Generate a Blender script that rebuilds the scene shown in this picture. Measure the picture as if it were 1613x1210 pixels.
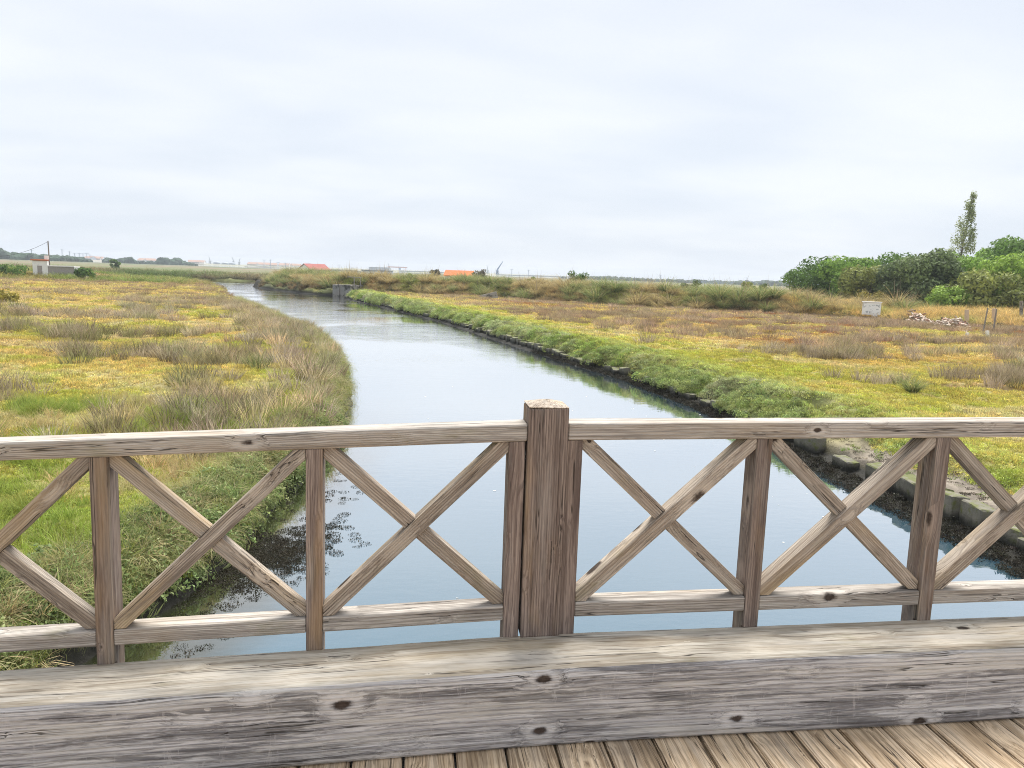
import bpy, bmesh, math, random
import numpy as np
from mathutils import Vector, Matrix
scn = bpy.context.scene
for o in list(bpy.data.objects): bpy.data.objects.remove(o)
C = scn.collection
R = math.radians

# ------------------------------------------------------------------ camera
CAMZ = 3.4                       # metres above the water (water is z = 0)
FPX, PW, PH = 1231.7, 1613.0, 1210.0
PITCH, ROLL, YAW = R(8.046), R(2.03), R(7.299)
fw = Vector((math.sin(YAW)*math.cos(PITCH), math.cos(YAW)*math.cos(PITCH), -math.sin(PITCH)))
r0 = Vector((math.cos(YAW), -math.sin(YAW), 0)); u0 = r0.cross(fw)
rt = r0*math.cos(ROLL)+u0*math.sin(ROLL); up = -r0*math.sin(ROLL)+u0*math.cos(ROLL)
cam = bpy.data.cameras.new('camera'); camo = bpy.data.objects.new('camera', cam); C.objects.link(camo)
M = Matrix((rt, up, -fw)).transposed().to_4x4(); M.translation = Vector((0, 0, CAMZ)); camo.matrix_world = M
cam.sensor_width = 36; cam.lens = FPX/PW*36; cam.clip_start = .05; cam.clip_end = 12000
scn.camera = camo

# ------------------------------------------------------------------ sky, sun, exposure
SUN_EL, SUN_AZ = R(58), R(20)    # overcast: a broad soft sun ahead of the bridge
wd = bpy.data.worlds.new('World'); scn.world = wd; wd.use_nodes = True
nt = wd.node_tree; nt.nodes.clear()
def nd(nt, typ, ins=None, **props):
    n = nt.nodes.new(typ)
    for k, v in props.items(): setattr(n, k, v)
    for k, v in (ins or {}).items():
        if isinstance(v, bpy.types.NodeSocket): nt.links.new(v, n.inputs[k])
        else: n.inputs[k].default_value = v
    return n
def mth(nt, op, a, b=0.0, c=0.0, clamp=False):
    n = nt.nodes.new('ShaderNodeMath'); n.operation = op; n.use_clamp = clamp
    for i, v in enumerate((a, b, c)):
        if isinstance(v, bpy.types.NodeSocket): nt.links.new(v, n.inputs[i])
        else: n.inputs[i].default_value = v
    return n.outputs[0]
def mixc(nt, f, a, b, mode='MIX'):
    n = nt.nodes.new('ShaderNodeMix'); n.data_type = 'RGBA'; n.blend_type = mode
    for i, v in ((0, f), (6, a), (7, b)):
        if isinstance(v, bpy.types.NodeSocket): nt.links.new(v, n.inputs[i])
        else: n.inputs[i].default_value = v if i == 0 else (tuple(v)+(1,))[:4]
    return n.outputs[2]
def smooth(nt, x, a, b):
    n = nt.nodes.new('ShaderNodeMapRange'); n.interpolation_type = 'SMOOTHSTEP'
    nt.links.new(x, n.inputs[0]); n.inputs[1].default_value = a; n.inputs[2].default_value = b
    return n.outputs[0]
def noise(nt, vec, scale, detail=3, rough=.55, dist=0):
    return nd(nt, 'ShaderNodeTexNoise', {'Vector': vec, 'Scale': scale, 'Detail': detail, 'Roughness': rough, 'Distortion': dist}).outputs[0]
def vmul(nt, v, s):
    n = nt.nodes.new('ShaderNodeVectorMath'); n.operation = 'MULTIPLY'; nt.links.new(v, n.inputs[0]); n.inputs[1].default_value = s
    return n.outputs[0]
sky = nd(nt, 'ShaderNodeTexSky'); sky.sky_type = 'NISHITA'; sky.sun_disc = False
sky.sun_elevation = SUN_EL; sky.sun_rotation = SUN_AZ; sky.air_density = 1.2; sky.dust_density = 2.0
tc = nd(nt, 'ShaderNodeTexCoord').outputs['Generated']
sp = nd(nt, 'ShaderNodeSeparateXYZ', {0: tc})
zc = mth(nt, 'MAXIMUM', sp.outputs[2], 0.0)
den = mth(nt, 'ADD', zc, .16)
cv = nd(nt, 'ShaderNodeCombineXYZ', {0: mth(nt, 'DIVIDE', sp.outputs[0], den), 1: mth(nt, 'DIVIDE', sp.outputs[1], den), 2: 0.0}).outputs[0]
n1 = noise(nt, vmul(nt, cv, (.8, 1.05, 1)), .95, 3, .45, .2)
n2 = noise(nt, vmul(nt, cv, (.6, 1.1, 1)), 2.4, 3, .5, .2)
cl = smooth(nt, mth(nt, 'ADD', mth(nt, 'MULTIPLY', n1, .78), mth(nt, 'MULTIPLY', n2, .22)), .33, .68)
ELEV = smooth(nt, zc, -.05, .5)
base = mixc(nt, ELEV, (6.7, 7.35, 8.3), (7.3, 7.75, 8.5))
brt = mixc(nt, ELEV, (7.9, 8.35, 8.95), (8.9, 9.05, 9.35))
cloud = mixc(nt, cl, base, brt)
skyc = mixc(nt, .92, sky.outputs[0], cloud)
SKY_STRENGTH = .0266
bg = nd(nt, 'ShaderNodeBackground', {'Color': skyc, 'Strength': SKY_STRENGTH})
nd(nt, 'ShaderNodeOutputWorld', {0: bg.outputs[0]})
sl = bpy.data.lights.new('sun', 'SUN'); sl.energy = 1.5; sl.angle = R(36); sl.color = (1, .965, .9)
so = bpy.data.objects.new('sun', sl); C.objects.link(so); so.location = (10, 20, 40)
sdir = Vector((math.sin(SUN_AZ)*math.cos(SUN_EL), math.cos(SUN_AZ)*math.cos(SUN_EL), math.sin(SUN_EL)))
so.rotation_euler = (-sdir).to_track_quat('-Z', 'Y').to_euler()
cy = scn.cycles; cy.max_bounces = 5; cy.diffuse_bounces = 3; cy.glossy_bounces = 2; cy.transmission_bounces = 3; cy.volume_bounces = 0; cy.caustics_reflective = False; cy.caustics_refractive = False; cy.filter_width = 1.0; cy.use_denoising = True; cy.denoiser = 'OPENIMAGEDENOISE'; cy.denoising_input_passes = 'RGB_ALBEDO_NORMAL'; cy.denoising_prefilter = 'NONE'
vs = scn.view_settings; vs.view_transform = 'Standard'; vs.look = 'None'; vs.exposure = 2.15; vs.gamma = 1; vs.use_curve_mapping = False

# ------------------------------------------------------------------ helpers
rng = np.random.default_rng(7); random.seed(7)
def tag(o, label=None, cat=None, group=None, kind=None):
    if label: o['label'] = label
    if cat: o['category'] = cat
    if group: o['group'] = group
    if kind: o['kind'] = kind
    return o
def link(name, me, mat=None, parent=None, loc=None):
    o = bpy.data.objects.new(name, me); C.objects.link(o)
    if mat and me: 
        if not me.materials: me.materials.append(mat)
    if parent: o.parent = parent
    if loc is not None: o.location = loc
    return o
def empty(name, loc=(0, 0, 0)):
    o = bpy.data.objects.new(name, None); C.objects.link(o); o.location = loc; o.empty_display_size = .2; return o
def mesh(name, v, f, cols=None, smooth_=False, v1=None):
    me = bpy.data.meshes.new(name); me.from_pydata([tuple(p) for p in v] if not isinstance(v, np.ndarray) else v.tolist(), [], f if isinstance(f, list) else f.tolist()); me.update()
    if cols is not None:
        a = me.attributes.new('col', 'FLOAT_COLOR', 'POINT')
        c4 = np.ones((len(me.vertices), 4), np.float32); c4[:, :3] = cols; a.data.foreach_set('color', c4.ravel())
    if v1 is not None:
        a = me.attributes.new('v', 'FLOAT', 'POINT'); a.data.foreach_set('value', np.asarray(v1, np.float32))
    if smooth_: me.polygons.foreach_set('use_smooth', np.ones(len(me.polygons), bool))
    return me
def ray(px, py):
    return rt*((px-PW/2)/FPX) - up*((py-PH/2)/FPX) + fw
def at(px, py, dist):               # the point seen there at that horizontal distance
    v = ray(px, py); h = math.hypot(v.x, v.y); p = v*(dist/h); p.z += CAMZ; return p
# numpy value noise
_tab = np.random.default_rng(3).random((256, 256))
def vn(x, y):
    xi = np.floor(x).astype(int); yi = np.floor(y).astype(int); fx = x-xi; fy = y-yi
    fx = fx*fx*(3-2*fx); fy = fy*fy*(3-2*fy)
    g = lambda a, b: _tab[a & 255, b & 255]
    return (g(xi, yi)*(1-fx)+g(xi+1, yi)*fx)*(1-fy)+(g(xi, yi+1)*(1-fx)+g(xi+1, yi+1)*fx)*fy
def fbm(x, y, o=4):
    s = 0; a = .5; t = 0
    for i in range(o):
        s = s+a*vn(x+17.3*i, y+9.1*i); t += a; x = x*2.03; y = y*2.03; a *= .5
    return s/t
def sst(x, a, b):
    t = np.clip((x-a)/(b-a), 0, 1); return t*t*(3-2*t)
def lerp(a, b, t): return a+(b-a)*t

# ------------------------------------------------------------------ materials
def newmat(name):
    m = bpy.data.materials.new(name); m.use_nodes = True; m.node_tree.nodes.clear(); return m, m.node_tree
def finish(nt, col, rough=.8, bump=None, bstr=.3, bdist=.01, spec=.3, **kw):
    p = nd(nt, 'ShaderNodeBsdfPrincipled')
    for k, v in (('Base Color', col), ('Roughness', rough), ('Specular IOR Level', spec)):
        if isinstance(v, bpy.types.NodeSocket): nt.links.new(v, p.inputs[k])
        else: p.inputs[k].default_value = v if not isinstance(v, tuple) else (v+(1,))[:4]
    for k, v in kw.items(): p.inputs[k.replace('_', ' ')].default_value = v
    if bump is not None:
        b = nd(nt, 'ShaderNodeBump', {'Strength': bstr, 'Distance': bdist, 'Height': bump}); nt.links.new(b.outputs[0], p.inputs['Normal'])
    nd(nt, 'ShaderNodeOutputMaterial', {0: p.outputs[0]}); return p
def wood(name, light, mid, dark, warm, ring=520., stain=.5, green=.25, black=0., rough=.85, pale=0., knot=1.):
    m, nt = newmat(name)
    gc = nd(nt, 'ShaderNodeAttribute', attribute_name='gc').outputs['Vector']
    kv = nd(nt, 'ShaderNodeTexVoronoi', {'Vector': vmul(nt, gc, (4.2, 8, 8)), 'Scale': 1.0, 'Randomness': 1.0}); k = kv.outputs['Distance']
    rnd = nd(nt, 'ShaderNodeSeparateColor', {0: kv.outputs['Color']}).outputs[0]
    ksz = mth(nt, 'MULTIPLY', mth(nt, 'POWER', rnd, 1.4), .25*knot)
    kd = mth(nt, 'ADD', mth(nt, 'DIVIDE', k, mth(nt, 'ADD', ksz, .02)), mth(nt, 'MULTIPLY', mth(nt, 'SUBTRACT', noise(nt, gc, 45, 3, .6), .5), .4))
    kmask = mth(nt, 'SUBTRACT', 1.0, smooth(nt, kd, .38, .6))
    khalo = mth(nt, 'SUBTRACT', 1.0, smooth(nt, kd, .7, 2.2))
    warp = noise(nt, vmul(nt, gc, (1.6, 9, 9)), 1.0, 3, .5)
    sep = nd(nt, 'ShaderNodeSeparateXYZ', {0: gc})
    off = mth(nt, 'ADD', mth(nt, 'MULTIPLY', mth(nt, 'SUBTRACT', warp, .5), .05), mth(nt, 'MULTIPLY', khalo, .014))
    yy = mth(nt, 'ADD', sep.outputs[1], off); zz = mth(nt, 'ADD', sep.outputs[2], mth(nt, 'MULTIPLY', off, .7))
    rr = mth(nt, 'SQRT', mth(nt, 'ADD', mth(nt, 'MULTIPLY', yy, yy), mth(nt, 'MULTIPLY', zz, zz)))
    s = mth(nt, 'SINE', mth(nt, 'ADD', mth(nt, 'MULTIPLY', rr, ring), mth(nt, 'MULTIPLY', warp, 9.)))
    late = smooth(nt, s, .1, 1.0)
    wv = nd(nt, 'ShaderNodeCombineXYZ', {0: sep.outputs[0], 1: yy, 2: zz}).outputs[0]
    streak = noise(nt, vmul(nt, wv, (1.3, 60, 60)), 1.0, 6, .68)
    fine = noise(nt, vmul(nt, wv, (7, 260, 260)), 1.0, 3, .6)
    big = noise(nt, vmul(nt, gc, (1.3, 6, 6)), 1.0, 4, .6)
    c = mixc(nt, smooth(nt, streak, .32, .68), mid, light)
    c = mixc(nt, mth(nt, 'MULTIPLY', late, mth(nt, 'MULTIPLY_ADD', streak, .75, .05)), c, dark)
    c = mixc(nt, mth(nt, 'MULTIPLY', smooth(nt, fine, .48, .66), .6), c, dark)
    c = mixc(nt, mth(nt, 'MULTIPLY', smooth(nt, big, .5, .72), stain), c, warm)
    g2 = noise(nt, vmul(nt, gc, (2.2, 5, 5)), 1.3, 4, .65)
    c = mixc(nt, mth(nt, 'MULTIPLY', smooth(nt, g2, .57, .72), green), c, (.15, .15, .05))
    so_ = noise(nt, vmul(nt, wv, (.8, 16, 16)), 1.2, 6, .7)
    c = mixc(nt, mth(nt, 'MULTIPLY', smooth(nt, so_, .5, .64), .55), c, dark)
    if pale:
        p2 = noise(nt, vmul(nt, gc, (.9, 9, 9)), 1.7, 5, .65)
        c = mixc(nt, mth(nt, 'MULTIPLY', smooth(nt, p2, .47, .66), pale), c, (.62, .59, .54))
    if black:
        b2 = noise(nt, vmul(nt, wv, (.8, 11, 11)), 1.6, 7, .75)
        c = mixc(nt, mth(nt, 'MULTIPLY', smooth(nt, b2, .49, .58), black), c, (.05, .046, .05))
        sc = noise(nt, vmul(nt, gc, (11, 4, 3)), 1.9, 6, .75, .8)
        c = mixc(nt, mth(nt, 'MULTIPLY', smooth(nt, sc, .56, .66), .5), c, (.50, .48, .47))
    crk = noise(nt, vmul(nt, wv, (.9, 55, 55)), 1.0, 2, .5)
    ck = mth(nt, 'SUBTRACT', 1.0, smooth(nt, mth(nt, 'ABSOLUTE', mth(nt, 'SUBTRACT', crk, .38)), .005, .022))
    ckm = mth(nt, 'MULTIPLY', ck, smooth(nt, noise(nt, vmul(nt, gc, (1.6, 8, 8)), 1.0, 2), .42, .55))
    c = mixc(nt, mth(nt, 'MULTIPLY', ckm, .85), c, (.03, .025, .02))
    kc = mixc(nt, noise(nt, gc, 90, 2, .5), (.008, .007, .006), (.09, .06, .045))
    c = mixc(nt, mth(nt, 'MULTIPLY', mth(nt, 'SUBTRACT', smooth(nt, kd, .5, .75), smooth(nt, kd, .8, 1.5)), .45), c, tuple(min(.8, q*1.15) for q in light))
    c = mixc(nt, mth(nt, 'MULTIPLY', kmask, .95), c, kc)
    oi = nd(nt, 'ShaderNodeAttribute', attribute_name='tone').outputs['Fac']
    c = mixc(nt, 1.0, c, nd(nt, 'ShaderNodeCombineXYZ', {0: oi, 1: oi, 2: oi}).outputs[0], 'MULTIPLY')
    h = mth(nt, 'SUBTRACT', mth(nt, 'ADD', mth(nt, 'MULTIPLY', late, .5), mth(nt, 'MULTIPLY', streak, .9)), mth(nt, 'ADD', mth(nt, 'MULTIPLY', fine, .4), mth(nt, 'ADD', mth(nt, 'MULTIPLY', ckm, 1.6), mth(nt, 'MULTIPLY', kmask, .8))))
    finish(nt, c, rough, h, .6, .0045, .25)
    return m
M_RAIL = wood('weathered_rail_wood', (.56, .515, .465), (.32, .28, .245), (.15, .128, .11), (.34, .25, .15), 900, .35, .35, pale=.3, knot=1.2)
M_POST = wood('weathered_post_wood', (.36, .285, .24), (.165, .122, .102), (.085, .06, .052), (.34, .22, .11), 760, .6, .12, pale=.15, knot=1.2)
M_BRACE = wood('weathered_brace_wood', (.50, .43, .355), (.27, .212, .165), (.125, .10, .08), (.44, .31, .15), 820, .5, .3, pale=.2, knot=1.2)
M_BEAM = wood('old_grey_beam_wood', (.64, .62, .61), (.43, .415, .42), (.12, .115, .12), (.36, .335, .31), 380, .3, .1, .6, pale=.55, knot=1.1)
M_BEAMTOP = wood('bleached_beam_top_wood', (.66, .61, .52), (.5, .43, .34), (.2, .155, .105), (.36, .28, .17), 330, .5, .4, pale=.5, knot=.8)
M_DECK = wood('deck_plank_wood', (.70, .55, .385), (.52, .385, .25), (.16, .105, .06), (.40, .27, .15), 420, .4, .05, pale=.15)
M_OLDPOLE = wood('grey_pole_wood', (.36, .33, .3), (.26, .23, .2), (.12, .1, .09), (.25, .2, .15), 300, .3, .1)

def flat(name, col, rough=.85, var=.25, nscale=3., bstr=.2, bdist=.01, stain=None, sthr=(.5, .7)):
    m, nt = newmat(name); g = nd(nt, 'ShaderNodeNewGeometry').outputs['Position']
    a = noise(nt, g, nscale, 5, .6); b = noise(nt, g, nscale*7, 3, .6)
    c = mixc(nt, a, tuple(x*(1-var) for x in col), tuple(min(1, x*(1+var)) for x in col))
    if stain: c = mixc(nt, smooth(nt, noise(nt, g, nscale*.6, 5, .65), *sthr), c, stain)
    finish(nt, c, rough, mth(nt, 'ADD', a, mth(nt, 'MULTIPLY', b, .5)), bstr, bdist); return m
def leafmat(name, inst):
    # blades and leaves: colour from an attribute, some light coming through
    m, nt = newmat(name)
    if inst:
        c = nd(nt, 'ShaderNodeAttribute', attribute_name='col', attribute_type='INSTANCER').outputs['Color']
        v = nd(nt, 'ShaderNodeAttribute', attribute_name='v').outputs['Fac']
        r = nd(nt, 'ShaderNodeObjectInfo').outputs['Random']
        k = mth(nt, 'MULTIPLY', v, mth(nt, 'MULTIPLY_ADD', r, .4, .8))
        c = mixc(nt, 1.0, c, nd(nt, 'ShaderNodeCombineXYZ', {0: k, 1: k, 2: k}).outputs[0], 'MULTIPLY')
    else:
        c = nd(nt, 'ShaderNodeAttribute', attribute_name='col').outputs['Color']
    p = nd(nt, 'ShaderNodeBsdfPrincipled', {'Base Color': c, 'Roughness': .65, 'Specular IOR Level': .25})
    t = nd(nt, 'ShaderNodeBsdfTranslucent', {'Color': c})
    x = nd(nt, 'ShaderNodeMixShader', {0: .35, 1: p.outputs[0], 2: t.outputs[0]})
    nd(nt, 'ShaderNodeOutputMaterial', {0: x.outputs[0]}); return m
M_LEAF = leafmat('leaf', False); M_LEAFI = leafmat('leaf_instanced', True)
def attrmat(name, rough=.9, bscale=18., bstr=.6, bdist=.04):
    m, nt = newmat(name); c = nd(nt, 'ShaderNodeAttribute', attribute_name='col').outputs['Color']
    g = nd(nt, 'ShaderNodeNewGeometry').outputs['Position']
    a = noise(nt, g, bscale, 6, .65); b = noise(nt, g, bscale*.2, 4, .6)
    k = mth(nt, 'MULTIPLY_ADD', a, 1.1, .45)
    c = mixc(nt, 1.0, c, nd(nt, 'ShaderNodeCombineXYZ', {0: k, 1: k, 2: k}).outputs[0], 'MULTIPLY')
    finish(nt, c, rough, mth(nt, 'ADD', a, b), bstr, bdist, .3); return m
M_GROUND = attrmat('marsh_soil')
M_FAR = attrmat('far_ground', .95, 1.2, .4, .3)

# ------------------------------------------------------------------ banks in plan
LP = np.array([(-8, -4.2), (3, -3.6), (6.5, -2.75), (7.7, -2.3), (9.7, -2.0), (11, -1.85), (12.6, -1.65), (15, -1.45), (18, -1.4), (22, -1.75), (26, -2.2), (31, -3.0), (38, -4.7), (43, -6.6), (53, -9.9), (63, -13.2), (77, -17.6), (95, -21.8), (112, -27.5), (130, -37), (138, -58), (142, -90)])
RP = np.array([(-8, 7.9), (8, 7.8), (15, 7.8), (20, 7.75), (25, 7.2), (30, 6.1), (38.3, 4.6), (52.5, 2.0), (72.3, -3.), (87.8, -7.5), (89.5, -6.2), (95.2, -7.0), (97, -11.4), (99.6, -13.4), (115, -21.3), (121, -23), (127, -22), (140, -15), (175, 5), (200, 20)])
def xL(y): return np.interp(y, LP[:, 0], LP[:, 1])+.28*(fbm(y*.45, y*0+3.3, 3)-.5)*2*np.clip(1-(y-20)/200, .3, 1)+.12*(vn(y*1.9, y*0+1.2)-.5)
def xR(y): return np.interp(y, RP[:, 0], RP[:, 1])+.06*(vn(y*.6, y*0+8.)-.5)
DY = np.array([(-60, 140), (-23, 121), (-14, 101.5), (-9, 96), (0, 92.5), (10, 85), (21, 72.5), (31, 67), (37.5, 62), (41.5, 55), (46, 50), (62, 46), (140, 42)])
def dyke_s(x, y):                    # distance beyond the foot of the embankment (+ is the far side)
    best = np.full(np.shape(x), 1e9); sg = np.ones(np.shape(x))
    for (ax, ay), (bx_, by_) in zip(DY[:-1], DY[1:]):
        dx, dy = bx_-ax, by_-ay; t = np.clip(((x-ax)*dx+(y-ay)*dy)/(dx*dx+dy*dy), 0, 1)
        d = np.hypot(x-ax-t*dx, y-ay-t*dy); s = np.sign(dx*(y-ay)-dy*(x-ax))
        m = d < best; best = np.where(m, d, best); sg = np.where(m, s, sg)
    return best*sg
def hL(x, y):
    u = xL(y)-x
    h = np.interp(u, [-1.4, -.3, 0, .12, .3, .6, 1.2, 3], [-.6, -.12, -.02, .2, .45, .58, .64, .66])
    a = sst(u, .05, 1.)
    h = h+a*(.16*(fbm(x*.55, y*.55)-.5)*2+.07*(fbm(x*2.2+5, y*2.2)-.5)*2)+(1-a)*.1*(fbm(x*3, y*3)-.5)
    h = h+.55*sst(y, 95, 112)*sst(u, 8, 16)*(1-sst(y, 126, 136))      # rising ground round the ruin
    ck = np.abs(y-(64+1.5*np.sin(x*.25)))                            # a narrow side creek
    h = h-.35*(1-sst(ck, .3, 1.6))*sst(-x, 13, 18)
    return h
def creek(x, y):                     # winding wet channels on the right-hand marsh (0 dry .. 1 wet)
    c1 = np.abs(y-(30.5+1.3*np.sin(x*.55)-.38*(x-15)))
    w1 = (1-sst(c1, .5, 1.0))*sst(x, 13.2, 14.2)*(1-sst(x, 19.5, 21.5))
    c2 = np.abs(y-(20.3+.7*np.sin(x*.9)-.15*(x-15)))
    w2 = (1-sst(c2, .45, .9))*sst(x, 14.4, 15.2)
    c3 = np.abs(y-(39+1.5*np.sin(x*.4)+.1*(x-18)))
    w3 = (1-sst(c3, .6, 1.1))*sst(x, 17, 19)*(1-sst(x, 27, 30))
    return np.clip(np.maximum(np.maximum(w1, w2), w3), 0, 1)
def hR(x, y):
    u = x-xR(y)
    near = 1-sst(y, 13, 15.5)
    hn = np.interp(u, [-1.6, -.7, -.3, -.02, .1, .3, .35, .8, 1.1, 1.5, 3], [-.5, -.16, .02, .08, .1, .16, .28, .32, .38, .58, .62])
    hf = np.interp(u, [-1.0, -.4, -.15, -.02, .22, .3, .55, 1.1, 2.5], [-.5, -.12, .04, .08, .10, .26, .46, .56, .6])
    h = lerp(hf, hn, near)
    cush = (1-sst(u, 1.2, 3))*sst(u, .15, .5)*(1-near*.6)
    bl = np.abs(fbm(x*.62+3, y*.62, 3)-.5)*2
    h = h+cush*(.30*(1-bl*2.8))
    a = sst(u, .4, 2)
    h = h+a*(.15*(fbm(x*.5+40, y*.5)-.5)*2+.06*(fbm(x*2.+5, y*2.)-.5)*2)+(1-a)*.07*(fbm(x*4, y*4)-.5)
    h = h-.38*creek(x, y)
    s = dyke_s(x, y)
    top = (1.4+.25*(fbm(x*.12, y*.12)-.5)*2)*(1-.72*sst(x, 33, 40))
    h = h+top*sst(s, .1, 3.2)-.45*sst(s, 6, 11)
    h = h+.45*sst(x, 33, 40)*sst(s, 6, 11)+.4*sst(x, 33, 40)*sst(s, 2, 9)
    return h
# colours of the low succulent mat, by place
P = {k: np.array(v) for k, v in dict(yg=(.56, .52, .11), gold=(.74, .58, .21), orange=(.68, .43, .14), green=(.30, .43, .07), silver=(.48, .53, .26), rust=(.42, .19, .08), lime=(.55, .58, .11), straw=(.74, .64, .36), dull=(.34, .31, .13)).items()}
def mix3(a, b, t): return a+(b-a)*np.asarray(t)[..., None]
def mat_col(x, y, left):
    f1 = fbm(x*.2+11, y*.26, 4); f2 = fbm(x*1.1, y*1.1+31, 3); f3 = fbm(x*.14+70, y*.2, 3)
    c = mix3(P['yg']+0*f1[..., None], P['gold'], sst(f1, .42, .6))
    c = mix3(c, P['lime'], sst(f2, .52, .68)*.7)
    c = mix3(c, P['straw'], sst(fbm(x*.8+90, y*.8, 3), .52, .7)*.7)
    if left:
        c = mix3(c, P['orange'], sst(f3, .55, .7)*.3)
        u = xL(y)-x
        c = mix3(c, P['green'], np.clip((1-sst(y, 8, 15))*(.35+.9*sst(f2, .4, .6)), 0, .85))
        c = mix3(c, P['green'], (1-sst(u, .3, 2.5))*.45)
        c = mix3(c, P['lime'], (1-sst(y, 16, 26))*.3)
        c = mix3(c, P['gold'], sst(y, 40, 70)*.45)
    else:
        u = x-xR(y)
        c = mix3(c, P['orange'], sst(f3, .46, .62)*sst(u, 6, 12)*.6)
        c = mix3(c, P['gold'], sst(u, 5, 9)*.35)
        c = mix3(c, P['rust'], sst(fbm(x*.3+7, y*.45+4, 3), .58, .68)*sst(y, 26, 36)*sst(u, 8, 14)*.9)
        c = mix3(c, P['lime'], (1-sst(u, 2., 6))*.5)
        c = mix3(c, P['green'], (1-sst(u, 1., 3.2))*sst(f2, .42, .6)*.6)
        c = mix3(c, P['silver'], (1-sst(u, 1.6, 3.6))*sst(y, 13, 20)*(.35+.65*sst(f1, .4, .55)))
        c = mix3(c, P['rust'], sst(creek(x, y), .05, .5)*.6)
    return np.clip(c, .02, .8)
def rush_field(x, y, left):
    n = fbm(x*.26+50, y*.42+5, 4)
    if left:
        u = xL(y)-x
        f = sst(n, .56, .61)*.9
        band = (1-sst(u, 1.2+2*fbm(y*.2, y*0, 2), 4.2))*sst(y, 10.5, 14)*.9
        f = np.maximum(f*sst(y, 9, 12), band)
        f = np.maximum(f, (1-sst(np.abs(y-(67+1.5*np.sin(x*.25))), 1.5, 3))*.9*sst(-x, 12, 16))
        f = np.maximum(f, sst(y, 80, 95)*sst(fbm(x*.1, y*.12+9, 3), .44, .54))
    else:
        u = x-xR(y); s = dyke_s(x, y)
        f = sst(n, .56, .61)*sst(u, 3.5, 6)
        f = np.maximum(f, sst(y, 34, 50)*sst(fbm(x*.2+3, y*.34, 3), .47, .54)*sst(u, 4.5, 8))
        f = np.maximum(f, sst(-s, 9, 6)*.95*sst(u, 2, 4))
        f = f*(1-sst(creek(x, y), .1, .4))
    return f

def grid_terrain(name, us, ys, side):
    U, Y = np.meshgrid(us, ys); X = (xL(Y)-U) if side == 'L' else (xR(Y)+U)
    Z = hL(X, Y) if side == 'L' else hR(X, Y)
    if side == 'R':
        Z = np.where(Y > 125, np.minimum(Z, lerp(Z, -.4+0*Z, sst(Y, 185, 195))), Z)
    V = np.stack([X, Y, Z], -1).reshape(-1, 3)
    n, m = U.shape; i = np.arange(n*m).reshape(n, m)
    F = np.stack([i[:-1, :-1], i[:-1, 1:], i[1:, 1:], i[1:, :-1]], -1).reshape(-1, 4)
    if side == 'L': F = F[:, ::-1]
    c = mat_col(X, Y, side == 'L')
    soil = np.array((.13, .095, .055))
    c = mix3(c*.55, soil+0*c, .35)
    u = U
    if side == 'L':
        mud = 1-sst(u, .05, .45)
    else:
        near = 1-sst(Y, 13, 15.5)
        mud = 1-sst(u, .22, .42)
        led = near*sst(u, .2, .32)*(1-sst(u+.35*(fbm(X*2, Y*2)-.5), 0.95, 1.25))
        c = mix3(c, np.array((.21, .18, .145))*(0.45+1.1*fbm(X*6, Y*6))[..., None], led)
        w = sst(creek(X, Y), .3, .8)
        c = mix3(c, np.array((.50, .37, .31))+0*c, w)
        s = dyke_s(X, Y); c = mix3(c, np.array((.22, .18, .08))+0*c, sst(s, -.5, 1.)*.8)
    c = mix3(c, np.array((.02, .019, .015))*(.6+.9*fbm(X*4+3, Y*4))[..., None], mud)
    me = mesh(name, V, F, c.reshape(-1, 3), True)
    return tag(link(name, me, M_GROUND), kind='structure')
ysL = np.concatenate([np.linspace(-8, 4, 24)[:-1], np.linspace(4, 20, 170)[:-1], np.linspace(20, 60, 170)[:-1], np.linspace(60, 140, 120)])
usL = np.concatenate([np.linspace(-1.4, 1.4, 48)[:-1], np.linspace(1.4, 12, 80)[:-1], np.linspace(12, 40, 70)[:-1], np.linspace(40, 130, 50)])
grid_terrain('marsh_left', usL, ysL, 'L')
ysR = np.concatenate([np.linspace(-8, 6, 24)[:-1], np.linspace(6, 24, 190)[:-1], np.linspace(24, 60, 170)[:-1], np.linspace(60, 130, 130)[:-1], np.linspace(130, 195, 20)])
usR = np.concatenate([np.linspace(-1.6, 2.2, 64)[:-1], np.linspace(2.2, 16, 100)[:-1], np.linspace(16, 60, 110)[:-1], np.linspace(60, 180, 50)])
grid_terrain('marsh_right', usR, ysR, 'R')

# ------------------------------------------------------------------ water
m, nt = newmat('canal_water')
g = nd(nt, 'ShaderNodeNewGeometry').outputs['Position']; s = nd(nt, 'ShaderNodeSeparateXYZ', {0: g})
wn = noise(nt, g, .9, 4, .6)
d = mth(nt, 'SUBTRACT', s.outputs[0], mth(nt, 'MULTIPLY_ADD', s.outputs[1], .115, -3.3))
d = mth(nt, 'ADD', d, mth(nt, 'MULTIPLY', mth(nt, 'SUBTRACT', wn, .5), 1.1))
shallow_refl = mth(nt, 'MULTIPLY', mth(nt, 'SUBTRACT', 1.0, smooth(nt, d, .55, 1.5)), mth(nt, 'SUBTRACT', 1.0, smooth(nt, s.outputs[1], 13, 22)))
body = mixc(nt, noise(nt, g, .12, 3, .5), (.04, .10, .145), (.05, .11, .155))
body = mixc(nt, shallow_refl, body, (.022, .025, .012))  # olive shallows by the left bank, the bank's dark reflection painted into the colour
rp = mth(nt, 'ADD', noise(nt, vmul(nt, g, (1.5, 2.6, 1)), 2.4, 3, .55), mth(nt, 'MULTIPLY', noise(nt, vmul(nt, g, (1, 1.8, 1)), .5, 2, .5), 1.5))
rpm = mth(nt, 'MULTIPLY_ADD', mth(nt, 'MULTIPLY', smooth(nt, s.outputs[1], 18, 45), smooth(nt, noise(nt, g, .16, 3, .5), .35, .6)), .9, .12)
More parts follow.
